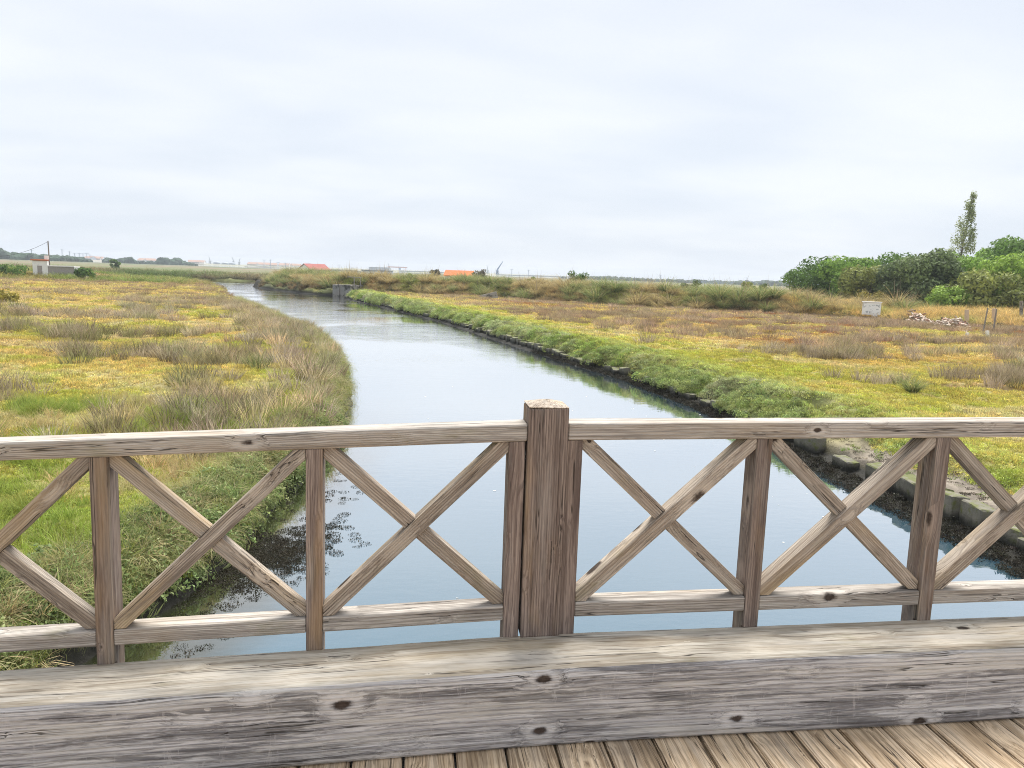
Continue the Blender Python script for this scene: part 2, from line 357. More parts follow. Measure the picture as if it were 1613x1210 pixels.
p = nd(nt, 'ShaderNodeBsdfDiffuse', {'Color': body})
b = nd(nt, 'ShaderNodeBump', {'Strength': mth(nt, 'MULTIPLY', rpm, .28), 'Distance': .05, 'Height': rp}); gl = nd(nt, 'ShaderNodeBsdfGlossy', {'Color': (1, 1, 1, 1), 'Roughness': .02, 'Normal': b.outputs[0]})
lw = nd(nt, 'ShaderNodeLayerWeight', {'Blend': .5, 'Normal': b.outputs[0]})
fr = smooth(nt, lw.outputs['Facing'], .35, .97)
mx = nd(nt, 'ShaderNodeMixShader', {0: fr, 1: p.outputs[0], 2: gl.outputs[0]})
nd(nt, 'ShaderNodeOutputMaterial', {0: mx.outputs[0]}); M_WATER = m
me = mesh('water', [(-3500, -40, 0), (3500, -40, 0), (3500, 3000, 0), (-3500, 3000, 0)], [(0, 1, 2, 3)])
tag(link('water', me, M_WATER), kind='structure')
# bed below the water so that the banks never show an underside
me = mesh('canal_bed', [(-400, -40, -.9), (400, -40, -.9), (400, 260, -.9), (-400, 260, -.9)], [(0, 1, 2, 3)])
tag(link('canal_bed', me, flat('bed_mud', (.06, .055, .04))), kind='structure')

# ------------------------------------------------------------------ bridge: timber members
D = CAMZ-1.3598                     # height of the kerb beam's top before camber
YF = 2.751                           # front plane of the railing posts
def camb(x):                         # the bridge is gently humped: two nearly straight slopes meeting at the thick post
    d_ = x-.49; k = .06; sp2 = k*math.log1p(math.exp(-abs(d_)/k))+max(-d_, 0)   # smooth max(-d,0)
    return .012+.0155*d_-.0305*sp2
def set_gc(me, gcs, tone):
    a = me.attributes.new('gc', 'FLOAT_VECTOR', 'POINT'); a.data.foreach_set('vector', np.asarray(gcs, np.float32).ravel())
    a = me.attributes.new('tone', 'FLOAT', 'POINT'); a.data.foreach_set('value', np.full(len(me.vertices), tone, np.float32))
def clip(poly, a, b, c):             # keep a*x+b*z <= c
    out = []
    for i in range(len(poly)):
        p, q = poly[i], poly[(i+1) % len(poly)]; dp = a*p[0]+b*p[1]-c; dq = a*q[0]+b*q[1]-c
        if dp <= 0: out.append(p)
        if dp*dq < 0:
            t = dp/(dp-dq); out.append((p[0]+(q[0]-p[0])*t, p[1]+(q[1]-p[1])*t))
    return out
def prism(name, poly, y0, y1, ax, mat, parent, bev=.004, tone=None, sub=0, loc=None):
    """outline in (x,z), thickness y0..y1, grain along unit vector ax (x,z); camber added"""
    bm = bmesh.new(); vs_ = [bm.verts.new((x, y0, z)) for x, z in poly]; f = bm.faces.new(vs_)
    e = bmesh.ops.extrude_face_region(bm, geom=[f]); bmesh.ops.translate(bm, verts=[v for v in e['geom'] if isinstance(v, bmesh.types.BMVert)], vec=(0, y1-y0, 0))
    bmesh.ops.recalc_face_normals(bm, faces=bm.faces)
    bmesh.ops.bevel(bm, geom=bm.edges[:], offset=bev, segments=2, affect='EDGES', profile=.6)
    bm.verts.ensure_lookup_table()
    o3 = (random.uniform(-50, 50), random.uniform(-.06, .06), random.choice((-1, 1))*random.uniform(.03, .1))
    gcs = []; px, pz = poly[0]
    for v in bm.verts:
        x, z = v.co.x-px, v.co.z-pz
        gcs.append((x*ax[0]+z*ax[1]+o3[0], v.co.y-y0+o3[1], -x*ax[1]+z*ax[0]+o3[2]))
    cx = sum(p_[0] for p_ in poly)/len(poly); cz = min(p_[1] for p_ in poly); org = Vector((cx, (y0+y1)/2, cz))
    for v in bm.verts:
        v.co.z += camb(v.co.x); v.co -= org
    me = bpy.data.meshes.new(name); bm.to_mesh(me); bm.free(); set_gc(me, gcs, tone if tone else random.uniform(.88, 1.1))
    o = link(name, me, mat, parent); o.location = org-(parent.location if parent else Vector()); return o
def sweep(name, x0, x1, y0, y1, z0, z1, mat, parent, bev=.006, n=14, wob=0., tone=None, topmat=None, off=None):
    """long member along x with rounded edges, following the camber"""
    b = bev; ch = .35*b
    prof = [(y0+b, z0), (y1-b, z0), (y1-ch, z0+ch), (y1, z0+b), (y1, z1-b), (y1-ch, z1-ch), (y1-b, z1), (y0+b, z1), (y0+ch, z1-ch), (y0, z1-b), (y0, z0+b), (y0+ch, z0+ch)]
    if wob:                           # extra points across the faces so that worn faces can undulate
        q = []
        for i, p_ in enumerate(prof):
            nx = prof[(i+1) % len(prof)]; k = max(1, int(math.hypot(nx[0]-p_[0], nx[1]-p_[1])/.03))
            q += [(p_[0]+(nx[0]-p_[0])*j/k, p_[1]+(nx[1]-p_[1])*j/k) for j in range(k)]
        prof = q
    k = len(prof); xs = np.concatenate([[x0, x0+bev*.6], np.linspace(x0, x1, n+1)[1:-1], [x1-bev*.6, x1]]); V = []; G = []
    ox, oy, oz = off or (random.uniform(-50, 50), random.uniform(-.05, .05), random.choice((-1, 1))*random.uniform(.03, .09)); cy, cz = (y0+y1)/2, (z0+z1)/2
    for i, x in enumerate(xs):
        sc = 1-bev*1.2/max(y1-y0, .01) if i in (0, len(xs)-1) else 1.
        for (y, z) in prof:
            yy, zz = cy+(y-cy)*sc, cz+(z-cz)*sc
            if wob:
                w = (fbm(np.array(x*1.3+y*3), np.array(z*5+y*4+3.), 3)-.5)*2*wob + (fbm(np.array(x*9.), np.array((y+z)*30), 2)-.5)*wob*.7
                yy += (w if y < cy else 0); zz += w*.6 if z > cz else 0
            V.append((x-x0, yy-cy, zz-z0+camb(x))); G.append((x+ox, y-cy+oy, z-cz+oz))
    F = []
    for i in range(len(xs)-1):
        for j in range(k):
            a, b_ = i*k+j, i*k+(j+1) % k; F.append((a, b_, b_+k, a+k))
    F.append(tuple(reversed(range(k)))); F.append(tuple(range((len(xs)-1)*k, len(xs)*k)))
    me = mesh(name, V, F); set_gc(me, G, tone if tone else random.uniform(.92, 1.08))
    if wob: me.polygons.foreach_set('use_smooth', np.ones(len(me.polygons), bool))
    o = link(name, me, mat, parent); o.location = Vector((x0, cy, z0))-(parent.location if parent else Vector())
    if topmat:
        me.materials.append(topmat)
        for p_ in me.polygons:
            if p_.normal.z > .55: p_.material_index = 1
    return o
# deck: joists with planks laid across
bm = bmesh.new()
for y in (2.2, 1.2, .2, -.8, -1.8):
    for i in range(12):
        x = -6+i*1.1
        bmesh.ops.create_cube(bm, size=1, matrix=Matrix.Translation((x+.55, y, D-.305-.045-.09+camb(x+.55)-.03)) @ Matrix.Diagonal((1.1, .1, .16, 1)))
me = bpy.data.meshes.new('bridge_deck'); bm.to_mesh(me); bm.free()
set_gc(me, [v.co[:] for v in me.vertices], .8)
deck = tag(link('bridge_deck', me, M_DECK), kind='structure')
gap = .009; sp_ = .1772; k0 = -34
for i in range(k0, 40):
    x0 = .522+i*sp_; xa, xb = x0+gap/2, x0+sp_-gap/2
    y1 = 2.56; zt = D-.298+random.uniform(-.002, .002)
    poly = [(-2.6, zt-.04), (y1, zt-.04), (y1, zt), (-2.6, zt)]
    bm = bmesh.new(); vs_ = [bm.verts.new((xa, y, z)) for y, z in poly]; f = bm.faces.new(vs_)
    e = bmesh.ops.extrude_face_region(bm, geom=[f]); bmesh.ops.translate(bm, verts=[v for v in e['geom'] if isinstance(v, bmesh.types.BMVert)], vec=(xb-xa, 0, 0))
    bmesh.ops.recalc_face_normals(bm, faces=bm.faces)
    bmesh.ops.bevel(bm, geom=bm.edges[:], offset=.005, segments=2, affect='EDGES')
    ox = random.uniform(-40, 40); oy = random.uniform(-.05, .05); oz = random.uniform(.02, .09)
    gcs = [(v.co.y+ox, v.co.x-xa+oy-.09, v.co.z-zt-oz) for v in bm.verts]
    for v in bm.verts: v.co.z += camb(v.co.x)
    me = bpy.data.meshes.new('plank'); bm.to_mesh(me); bm.free(); set_gc(me, gcs, random.uniform(.85, 1.15))
    link('plank', me, M_DECK, deck)
# kerb beam along the deck's edge
bmo = sweep('kerb_beam', -6.2, 7.2, 2.505, 2.776, D-.30, D, M_BEAM, None, bev=.02, n=420, wob=.004, tone=1.0, topmat=M_BEAMTOP, off=(3.3, .03, .21))
tag(bmo, 'massive squared grey timber beam with bleached top along the edge of the deck', 'beam')
gb = sweep('edge_girder', -6.2, 7.2, 2.52, 2.72, D-.75, D-.345, M_BEAM, None, bev=.01, n=20, tone=.7)
tag(gb, 'long dark timber girder carrying the deck beneath the kerb beam', 'girder')
# railing
rail = empty('bridge_railing', (.49, YF, D)); tag(rail, 'weathered wooden bridge railing with crossed braces and one thick capped post', 'railing')
def rect(xa, xb, za, zb): return [(xa, za), (xb, za), (xb, zb), (xa, zb)]
def post(xa, xb, extra=0., dep=.105, tone=None):
    prism('post', rect(xa, xb, D-.001, D+.75), YF, YF+.026, (0, 1), M_POST, rail, .003, tone)
    # the back of the post runs down behind the beam
    prism('post_back', rect(xa+.001, xb-.001, D-.42, D+.75), YF+.0265, YF+dep, (0, 1), M_POST, rail, .003, tone)
def main_post(xa, xb):
    c = (xa+xb)/2
    o = prism('main_post', rect(xa, xb, D-.001, D+.872), YF-.012, YF+.135, (0, 1), M_POST, rail, .007, .95)
    bm = bmesh.new(); w, dd = (xb-xa)/2, .0735; z0 = 0
    ring = [[bm.verts.new((sx*w*k, sy*dd*k, z)) for sx, sy in ((-1, -1), (1, -1), (1, 1), (-1, 1))] for k, z in ((.95, 0), (.985, .002), (.985, .004), (.12, .022), (.05, .023))]
    for a, b_ in zip(ring[:-1], ring[1:]):
        for j in range(4): bm.faces.new((a[j], a[(j+1) % 4], b_[(j+1) % 4], b_[j]))
    bm.faces.new(ring[-1]); bm.faces.new(list(reversed(ring[0])))
    gcs = [(v.co.z+9, v.co.x+.01, v.co.y+.02) for v in bm.verts]
    me = bpy.data.meshes.new('cap'); bm.to_mesh(me); bm.free(); set_gc(me, gcs, 1.25)
    link('cap', me, M_BRACE, o, (0, 0, .872+camb(c)+.0005))
def bay(xa, xb):
    """crossed braces and bottom rail between two post faces"""
    z0, z1 = D+.125, D+.75
    R_ = rect(xa+.001, xb-.001, z0+.001, z1-.001)
    hw = .0265
    # through brace: lower left to upper right
    def strip(dirx, dirz, poly, w):
        nx, nz = -dirz, dirx; cx, cz = (xa+xb)/2, (z0+z1)/2; c0 = nx*cx+nz*cz
        return clip(clip(poly, nx, nz, c0+w), -nx, -nz, -c0+w), (nx, nz, c0)
    L = math.hypot(xb-xa, z1-z0); dx, dz = (xb-xa)/L, (z1-z0)/L
    pl, (nx, nz, c0) = strip(dx, dz, R_, hw)
    prism('brace', pl, YF+.006, YF+.076, (dx, dz), M_BRACE, rail, .003)
    qs, _ = strip(dx, -dz, R_, hw)
    for sgn in (1, -1):
        h = clip(qs, -sgn*nx, -sgn*nz, -sgn*c0-hw-.001)
        if len(h) > 2: prism('brace', h, YF+.018, YF+.064, (dx, -dz), M_BRACE, rail, .003)
    sweep('bottom_rail', xa+.001, xb-.001, YF+.002, YF+.09, D+.066, D+.124, M_RAIL, rail, .005, 8)
xsL = [.38-.7205*i for i in range(5)]; xsR = [.593+.7315*i for i in range(5)]
HW = .029
main_post(.4165, .5645)
main_post(xsL[-1]-.187, xsL[-1]-.037); main_post(xsR[-1]+.037, xsR[-1]+.187)
xsL2 = [xsL[-1]-.224-.7205*i for i in range(5)]; xsR2 = [xsR[-1]+.224+.7315*i for i in range(5)]   # the next panels, beyond the thick posts
for xs_, sg in ((xsL, -1), (xsR, 1), (xsL2, -1), (xsR2, 1)):
    for i, x in enumerate(xs_):
        post(x-HW, x+HW)
        if i:
            a, b_ = sorted((xs_[i-1], x)); bay(a+HW, b_-HW)
sweep('top_rail', xsL[-1]-.034, .4150, YF-.004, YF+.1, D+.7505, D+.8135, M_RAIL, rail, .006, 30, tone=1.05)
sweep('top_rail', .5660, xsR[-1]+.034, YF-.004, YF+.1, D+.7505, D+.8135, M_RAIL, rail, .006, 30, tone=1.08)

sweep('top_rail', xsL2[-1]-.034, xsL[-1]-.1885, YF-.004, YF+.1, D+.7505, D+.8135, M_RAIL, rail, .006, 20)
sweep('top_rail', xsR[-1]+.1885, xsR2[-1]+.034, YF-.004, YF+.1, D+.7505, D+.8135, M_RAIL, rail, .006, 20)

# ------------------------------------------------------------------ stone kerb on the right bank
def stone_mesh(l, w, h, seed):
    r = random.Random(seed); bm = bmesh.new()
    bmesh.ops.create_cube(bm, size=1, matrix=Matrix.Diagonal((w, l, h, 1)))
    bmesh.ops.bevel(bm, geom=bm.edges[:], offset=.018, segments=1, affect='EDGES')
    bmesh.ops.subdivide_edges(bm, edges=[e for e in bm.edges if e.calc_length() > .14], cuts=1)
    for v in bm.verts: v.co += Vector((r.uniform(-1, 1), r.uniform(-1, 1), r.uniform(-1, 1)))*.009
    bmesh.ops.triangulate(bm, faces=bm.faces)
    me = bpy.data.meshes.new('stone'); bm.to_mesh(me); bm.free(); me.materials.append(M_STONE); return me
m, nt = newmat('mossy_kerb_stone'); g = nd(nt, 'ShaderNodeNewGeometry'); pos = g.outputs['Position']
z = nd(nt, 'ShaderNodeSeparateXYZ', {0: pos}).outputs[2]; nz = nd(nt, 'ShaderNodeSeparateXYZ', {0: g.outputs['Normal']}).outputs[2]
a = noise(nt, pos, 6, 6, .65); b = noise(nt, pos, 30, 4, .6)
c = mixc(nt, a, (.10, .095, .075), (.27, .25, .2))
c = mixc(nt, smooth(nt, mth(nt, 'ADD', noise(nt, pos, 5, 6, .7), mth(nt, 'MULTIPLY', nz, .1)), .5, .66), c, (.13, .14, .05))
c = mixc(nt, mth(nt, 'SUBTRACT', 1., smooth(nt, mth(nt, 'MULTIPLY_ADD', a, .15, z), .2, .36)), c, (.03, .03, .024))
finish(nt, c, .85, mth(nt, 'ADD', a, mth(nt, 'MULTIPLY', b, .5)), .7, .03); M_STONE = m
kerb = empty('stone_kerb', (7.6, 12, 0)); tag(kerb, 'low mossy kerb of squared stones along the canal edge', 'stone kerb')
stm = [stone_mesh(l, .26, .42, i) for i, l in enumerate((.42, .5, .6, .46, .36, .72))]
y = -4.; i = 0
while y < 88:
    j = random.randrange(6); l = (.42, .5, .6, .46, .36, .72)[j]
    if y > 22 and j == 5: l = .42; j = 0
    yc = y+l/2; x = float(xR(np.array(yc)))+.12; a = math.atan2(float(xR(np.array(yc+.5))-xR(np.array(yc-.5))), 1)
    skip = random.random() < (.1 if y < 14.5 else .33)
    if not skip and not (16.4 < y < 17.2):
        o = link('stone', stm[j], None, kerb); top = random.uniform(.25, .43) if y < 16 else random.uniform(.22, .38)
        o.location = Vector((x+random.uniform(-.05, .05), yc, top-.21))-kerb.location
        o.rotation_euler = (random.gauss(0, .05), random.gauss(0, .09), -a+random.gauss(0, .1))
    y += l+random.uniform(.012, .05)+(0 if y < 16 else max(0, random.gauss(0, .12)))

# ------------------------------------------------------------------ plants: prototypes and scatter
def blades(n, rad, hmin, hmax, w, lean, seg=2, droop=.3, seed=0, out=0., vlo=.75, vhi=1.15):
    r = np.random.default_rng(seed); V = []; F = []; v1 = []
    for i in range(n):
        a = r.uniform(0, 6.283); d = rad*math.sqrt(r.random()); px, py = d*math.cos(a), d*math.sin(a)
        az = r.uniform(0, 6.283) if out == 0 else a+r.normal(0, .5)
        tilt = abs(r.normal(0, lean))+out*d/max(rad, 1e-6); L = r.uniform(hmin, hmax); ww = w*r.uniform(.7, 1.3)
        fa = r.uniform(0, 6.283); wx, wy = math.cos(fa)*ww/2, math.sin(fa)*ww/2
        x, y_, z_ = px, py, 0.; k0 = len(V); b = r.uniform(vlo, vhi)
        for s_ in range(seg+1):
            t = s_/seg; q = 1-t**1.5 if s_ < seg else 0
            if s_ < seg:
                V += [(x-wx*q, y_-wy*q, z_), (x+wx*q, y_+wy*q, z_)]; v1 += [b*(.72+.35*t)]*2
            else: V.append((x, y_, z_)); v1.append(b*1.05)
            th = tilt+droop*t*(1+tilt*1.4); st = L/seg
            x += math.sin(th)*math.cos(az)*st; y_ += math.sin(th)*math.sin(az)*st; z_ += math.cos(th)*st
        for s_ in range(seg):
            c_ = k0+2*s_
            F.append((c_, c_+1, c_+3, c_+2) if s_ < seg-1 else (c_, c_+1, c_+2))
    return np.array(V), F, np.array(v1)
def leaves(n, rad, h, size, seed=0, flatten=1.):
    r = np.random.default_rng(seed); V = []; F = []; v1 = []
    for i in range(n):
        a = r.uniform(0, 6.283); d = rad*math.sqrt(r.random()); z_ = h*(1-(d/rad)**2)*r.uniform(.35, 1.)
        c_ = np.array((d*math.cos(a), d*math.sin(a), z_)); nrm = r.normal(0, 1, 3); nrm[2] = abs(nrm[2])+.3; nrm[:2] += c_[:2]/rad*.8; nrm /= np.linalg.norm(nrm)
        t = np.cross(nrm, r.normal(0, 1, 3)); t /= np.linalg.norm(t); b = np.cross(nrm, t); s_ = size*r.uniform(.6, 1.3); k0 = len(V)
        V += [c_-t*s_, c_-b*s_*.45, c_+t*s_, c_+b*s_*.45]; F.append((k0, k0+1, k0+2, k0+3)); v1 += [r.uniform(.5, 1.35)]*4
    return np.array(V), F, np.array(v1)
protos = {}
def proto_set(key, gens):
    col = bpy.data.collections.new('set_'+key)
    for i, (V, F, v1) in enumerate(gens):
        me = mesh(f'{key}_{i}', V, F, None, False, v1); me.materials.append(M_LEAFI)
        o = bpy.data.objects.new(f'{key}_{i:02d}', me); col.objects.link(o)
    protos[key] = (col, len(gens))
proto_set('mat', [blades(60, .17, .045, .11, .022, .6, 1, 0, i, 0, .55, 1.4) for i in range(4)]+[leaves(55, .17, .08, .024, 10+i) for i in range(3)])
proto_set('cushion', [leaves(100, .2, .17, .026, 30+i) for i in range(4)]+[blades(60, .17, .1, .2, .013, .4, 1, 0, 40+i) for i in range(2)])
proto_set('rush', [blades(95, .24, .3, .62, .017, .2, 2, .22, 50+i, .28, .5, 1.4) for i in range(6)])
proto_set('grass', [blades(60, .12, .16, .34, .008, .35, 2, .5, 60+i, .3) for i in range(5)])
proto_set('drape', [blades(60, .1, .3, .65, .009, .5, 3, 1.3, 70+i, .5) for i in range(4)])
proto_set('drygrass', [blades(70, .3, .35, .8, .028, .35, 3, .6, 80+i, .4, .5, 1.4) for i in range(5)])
proto_set('bramble', [leaves(160, .5, .5, .06, 90+i) for i in range(4)])
proto_set('weed', [leaves(55, .1, .012, .011, 100+i) for i in range(4)])
def scatter(name, key, pos, rot, scl, col, label, cat=None):
    n = len(pos); colln, k = protos[key]
    me = bpy.data.meshes.new(name); me.vertices.add(n); me.vertices.foreach_set('co', np.asarray(pos, np.float32).ravel())
    a = me.attributes.new('rot', 'FLOAT_VECTOR', 'POINT'); a.data.foreach_set('vector', np.asarray(rot, np.float32).ravel())
    a = me.attributes.new('scl', 'FLOAT_VECTOR', 'POINT'); a.data.foreach_set('vector', np.asarray(scl, np.float32).ravel())
    a = me.attributes.new('idx', 'INT', 'POINT'); a.data.foreach_set('value', rng.integers(0, k, n).astype(np.int32))
    c4 = np.ones((n, 4), np.float32); c4[:, :3] = np.clip(col, .005, .9)
    a = me.attributes.new('col', 'FLOAT_COLOR', 'POINT'); a.data.foreach_set('color', c4.ravel())
    o = link(name, me); 
    ng = bpy.data.node_groups.new('scatter_'+name, 'GeometryNodeTree'); ng.interface.new_socket('Geometry', in_out='INPUT', socket_type='NodeSocketGeometry'); ng.interface.new_socket('Geometry', in_out='OUTPUT', socket_type='NodeSocketGeometry')
    gi = ng.nodes.new('NodeGroupInput'); go = ng.nodes.new('NodeGroupOutput'); ip = ng.nodes.new('GeometryNodeInstanceOnPoints'); ci = ng.nodes.new('GeometryNodeCollectionInfo')
    ci.inputs['Collection'].default_value = colln; ci.inputs['Separate Children'].default_value = True; ci.inputs['Reset Children'].default_value = True
    def na(nm, t):
        q = ng.nodes.new('GeometryNodeInputNamedAttribute'); q.data_type = t; q.inputs['Name'].default_value = nm; return q.outputs[0]
    L_ = ng.links.new; L_(gi.outputs[0], ip.inputs['Points']); L_(ci.outputs[0], ip.inputs['Instance']); ip.inputs['Pick Instance'].default_value = True
    L_(na('idx', 'INT'), ip.inputs['Instance Index']); L_(na('rot', 'FLOAT_VECTOR'), ip.inputs['Rotation']); L_(na('scl', 'FLOAT_VECTOR'), ip.inputs['Scale']); L_(ip.outputs[0], go.inputs[0])
    md = o.modifiers.new('scatter', 'NODES'); md.node_group = ng
    tag(o, label, cat, kind='stuff'); return o
def zrot(n, t=.15): return np.stack([rng.normal(0, t, n), rng.normal(0, t, n), rng.uniform(0, 6.283, n)], -1)
def jit(c, n, a=.18): return c*(1+rng.uniform(-a, a, (n, 1)))*(1+rng.uniform(-.08, .08, (n, 3)))
def visible(x, y, mg=2.5): return (x > -.60*y*1.12-mg) & (x < .95*y*1.08+mg)
def sample(dens, y0, y1, left, umin=.1):
    """random points on one bank inside the part the bridge looks at"""
    xa, xb = (-.68*y1-3, 0) if left else (-12, 1.05*y1+3)
    n = int((xb-xa)*(y1-y0)*dens); x = rng.uniform(xa, xb, n); y = rng.uniform(y0, y1, n)
    u = (xL(y)-x) if left else (x-xR(y))
    k = (u > umin) & visible(x, y); return x[k], y[k], u[k]
for left in (True, False):
    X, Y, S = [], [], []
    for d_, a, b_, s_ in ((190, 3.5, 9, .42), (130, 9, 15, .55), (60, 15, 30, .82), (17, 30, 60, 1.5), (5.5, 60, 134, 2.6)):
        x, y, u = sample(d_, a, b_, left); X.append(x); Y.append(y); S.append(np.full(len(x), s_))
    x, y, s_ = map(np.concatenate, (X, Y, S))
    if not left:
        u = x-xR(y); near = y < 14.5
        k = ((u > .9+.5*(fbm(x*2, y*2)-.5)) | ~near) & ((u > .22) | near) & (dyke_s(x, y) < .8) & (creek(x, y) < .35) & (u > .1); x, y, s_ = x[k], y[k], s_[k]
    n = len(x); z = (hL if left else hR)(x, y)
    k = (z > .12); x, y, z, s_ = x[k], y[k], z[k], s_[k]; n = len(x)
    r_ = rng.uniform(.7, 1.25, n)*s_; hs = r_*np.where(s_ > 1.2, .6, 1.)*(.7+.8*fbm(x*1.3, y*1.3, 2))
    c = jit(mat_col(x, y, left), n)
    scatter('saltmarsh_mat', 'mat', np.stack([x, y, z-.01], -1), zrot(n), np.stack([r_, r_, hs], -1), c,
            'low yellow-green succulent mat covering the rush-fringed marsh' if left else 'low gold and orange succulent mat on the marsh behind the stone kerb', 'marsh plants')
# silver-green cushions overhanging the stone kerb
X, Y, U = [], [], []
for d_, a, b_ in ((110, 7, 17, ), (95, 17, 34), (32, 34, 60), (12, 60, 90)):
    x, y, u = sample(d_, a, b_, False, .02); k = (u < 2.8) & (rng.random(len(u)) < 1.25-u/2.6) & (u > np.where(y > 14.7, .24, 1.0)); X.append(x[k]); Y.append(y[k]); U.append(u[k])
x, y, u = map(np.concatenate, (X, Y, U)); n = len(x); s_ = np.interp(y, [7, 17, 35, 60, 95], [.5, .62, .85, 1.3, 1.9])*rng.uniform(.7, 1.3, n)
c = mix3(mix3(np.tile(P['silver'], (n, 1)), P['green'], sst(fbm(x*.7, y*.7+8, 3), .5, .62)*.8), np.array((.10, .12, .055)), (1-sst(u, .1, .6))*.25)
c = mix3(c, P['lime'], sst(u, .6, 1.6)*.7)
scatter('cushion_shrub', 'cushion', np.stack([x, y, hR(x, y)-.03], -1), zrot(n, .25), np.stack([s_, s_, s_], -1), jit(c, n, .25), 'silvery green cushions of sea purslane spilling over the stone kerb', 'marsh plants')
# bushier clumps leaning out over the kerb here and there
n = 2600; y = 15.5+62*rng.random(n)**1.7; m_ = fbm(y*.55+3, y*0+5, 3); k = m_ > .5; y, m_ = y[k], m_[k]; n = len(y); u = rng.uniform(-.12, .75, n)*sst(m_, .49, .56)+.1*(1-sst(m_, .49, .56)); x = xR(y)+u; s_ = rng.uniform(.6, 1.15, n)*np.interp(y, [15, 35, 77], [.75, 1., 1.7])
c = mix3(np.tile(np.array((.30, .37, .15)), (n, 1)), np.array((.44, .50, .16)), rng.random(n)); z_ = np.maximum(hR(x, y), .22+.3*sst(u, -.1, .5))+rng.uniform(-.05, .09, n)
scatter('kerb_bushes', 'cushion', np.stack([x, y, z_], -1), zrot(n, .4), np.stack([s_, s_, s_*1.15], -1), jit(c, n, .3), 'bushy green clumps leaning out over gaps in the stone kerb', 'marsh plants')
# rushes
def rushes(left):
    X, Y = [], []
    for d_, a, b_ in ((4.2, 9, 18), (3.0, 18, 34), (1.9, 34, 60), (.9, 60, 132)):
        x, y, u = sample(d_, a, b_, left, .35); f = rush_field(x, y, left)
        k = rng.random(len(x)) < f
        if not left: k &= dyke_s(x, y) < .3
        X.append(x[k]); Y.append(y[k])
    x, y = map(np.concatenate, (X, Y)); z = (hL if left else hR)(x, y); return x, y, z
RB = [np.array(c_) for c_ in ((.42, .345, .24), (.33, .27, .16), (.52, .435, .315), (.32, .31, .14), (.58, .475, .275))]
M_RUSH = []
for i, (nm, c_) in enumerate((('rush_grey_brown', RB[0]), ('rush_brown', RB[1]), ('rush_pale', RB[2]), ('rush_olive', RB[3]))):
    m, nt = newmat(nm); v = nd(nt, 'ShaderNodeAttribute', attribute_name='v').outputs['Fac']; r = nd(nt, 'ShaderNodeObjectInfo').outputs['Random']
    k = mth(nt, 'MULTIPLY', v, mth(nt, 'MULTIPLY_ADD', r, .4, .8))
    c = mixc(nt, 1.0, tuple(c_), nd(nt, 'ShaderNodeCombineXYZ', {0: k, 1: k, 2: k}).outputs[0], 'MULTIPLY')
    p = nd(nt, 'ShaderNodeBsdfPrincipled', {'Base Color': c, 'Roughness': .7, 'Specular IOR Level': .2}); t = nd(nt, 'ShaderNodeBsdfTranslucent', {'Color': c})
    x_ = nd(nt, 'ShaderNodeMixShader', {0: .3, 1: p.outputs[0], 2: t.outputs[0]}); nd(nt, 'ShaderNodeOutputMaterial', {0: x_.outputs[0]}); M_RUSH.append(m)
rmeshes = []
for i in range(8):
    V, F, v1 = blades(105, .25, .3, .64, .014, .2, 2, .22, 200+i, .28, .5, 1.4); me = mesh('rush_tuft', V, F, None, False, v1); me.materials.append(M_RUSH[i % 4]); rmeshes.append(me)
for left in (True, False):
    x, y, z = rushes(left); n = len(x); u = (xL(y)-x) if left else (x-xR(y))
    lone = (u > (5.5 if left else 3)) & (y < 60); dist = np.hypot(x, y); order = np.argsort(np.where(lone, dist, 1e6)); ind = order[:150]
    ind = ind[lone[ind]]; rest = np.setdiff1d(np.arange(n), ind)
    for q in ind:
        o = bpy.data.objects.new('rush_tuft', rmeshes[rng.integers(0, 8)]); C.objects.link(o); s_ = rng.uniform(.75, 1.15)*np.interp(y[q], [9, 20, 40], [.85, .95, 1.2]); o.location = (x[q], y[q], z[q]-.03)
        o.scale = (s_*rng.uniform(.9, 1.3), s_*rng.uniform(.9, 1.3), s_*rng.uniform(.75, 1.1)); o.rotation_euler = (rng.normal(0, .06), rng.normal(0, .06), rng.uniform(0, 6.28))
        shade = ('grey-brown', 'dull brown', 'pale straw', 'olive')[M_RUSH.index(o.data.materials[0])]
        where = 'standing in the yellow mat of the rush-fringed marsh' if left else 'on the orange marsh behind the stone kerb'
        tag(o, f'{shade} tuft of thin rushes {where}', 'rush tuft', f'{shade} rush tufts '+('of the rush-fringed marsh' if left else 'behind the stone kerb'))
    x, y, z = x[rest], y[rest], z[rest]; n = len(x)
    c = np.array(RB)[rng.integers(0, 5, n)]; f = fbm(x*.2, y*.2+2, 3); c = mix3(c, RB[2], sst(f, .45, .6)*.4); c = mix3(c, np.array((.36, .235, .15)), sst(y, 45, 80)*.6 if left else (.12+.38*sst(y, 28, 45)))
    s_ = rng.uniform(.75, 1.15, n)*np.interp(y, [9, 20, 45, 90, 130], [.85, .95, 1.15, 1.5, 1.9])
    scatter('rushes', 'rush', np.stack([x, y, z-.03], -1), zrot(n, .08), np.stack([s_*1.15, s_*1.15, s_*np.interp(y, [25, 60, 100], [.95, .6, .45])], -1), jit(c, n, .2),
            'dense brown rushes fringing the unwalled canal bank and marsh' if left else 'brown rush beds between the stone kerb and the embankment', 'rushes')
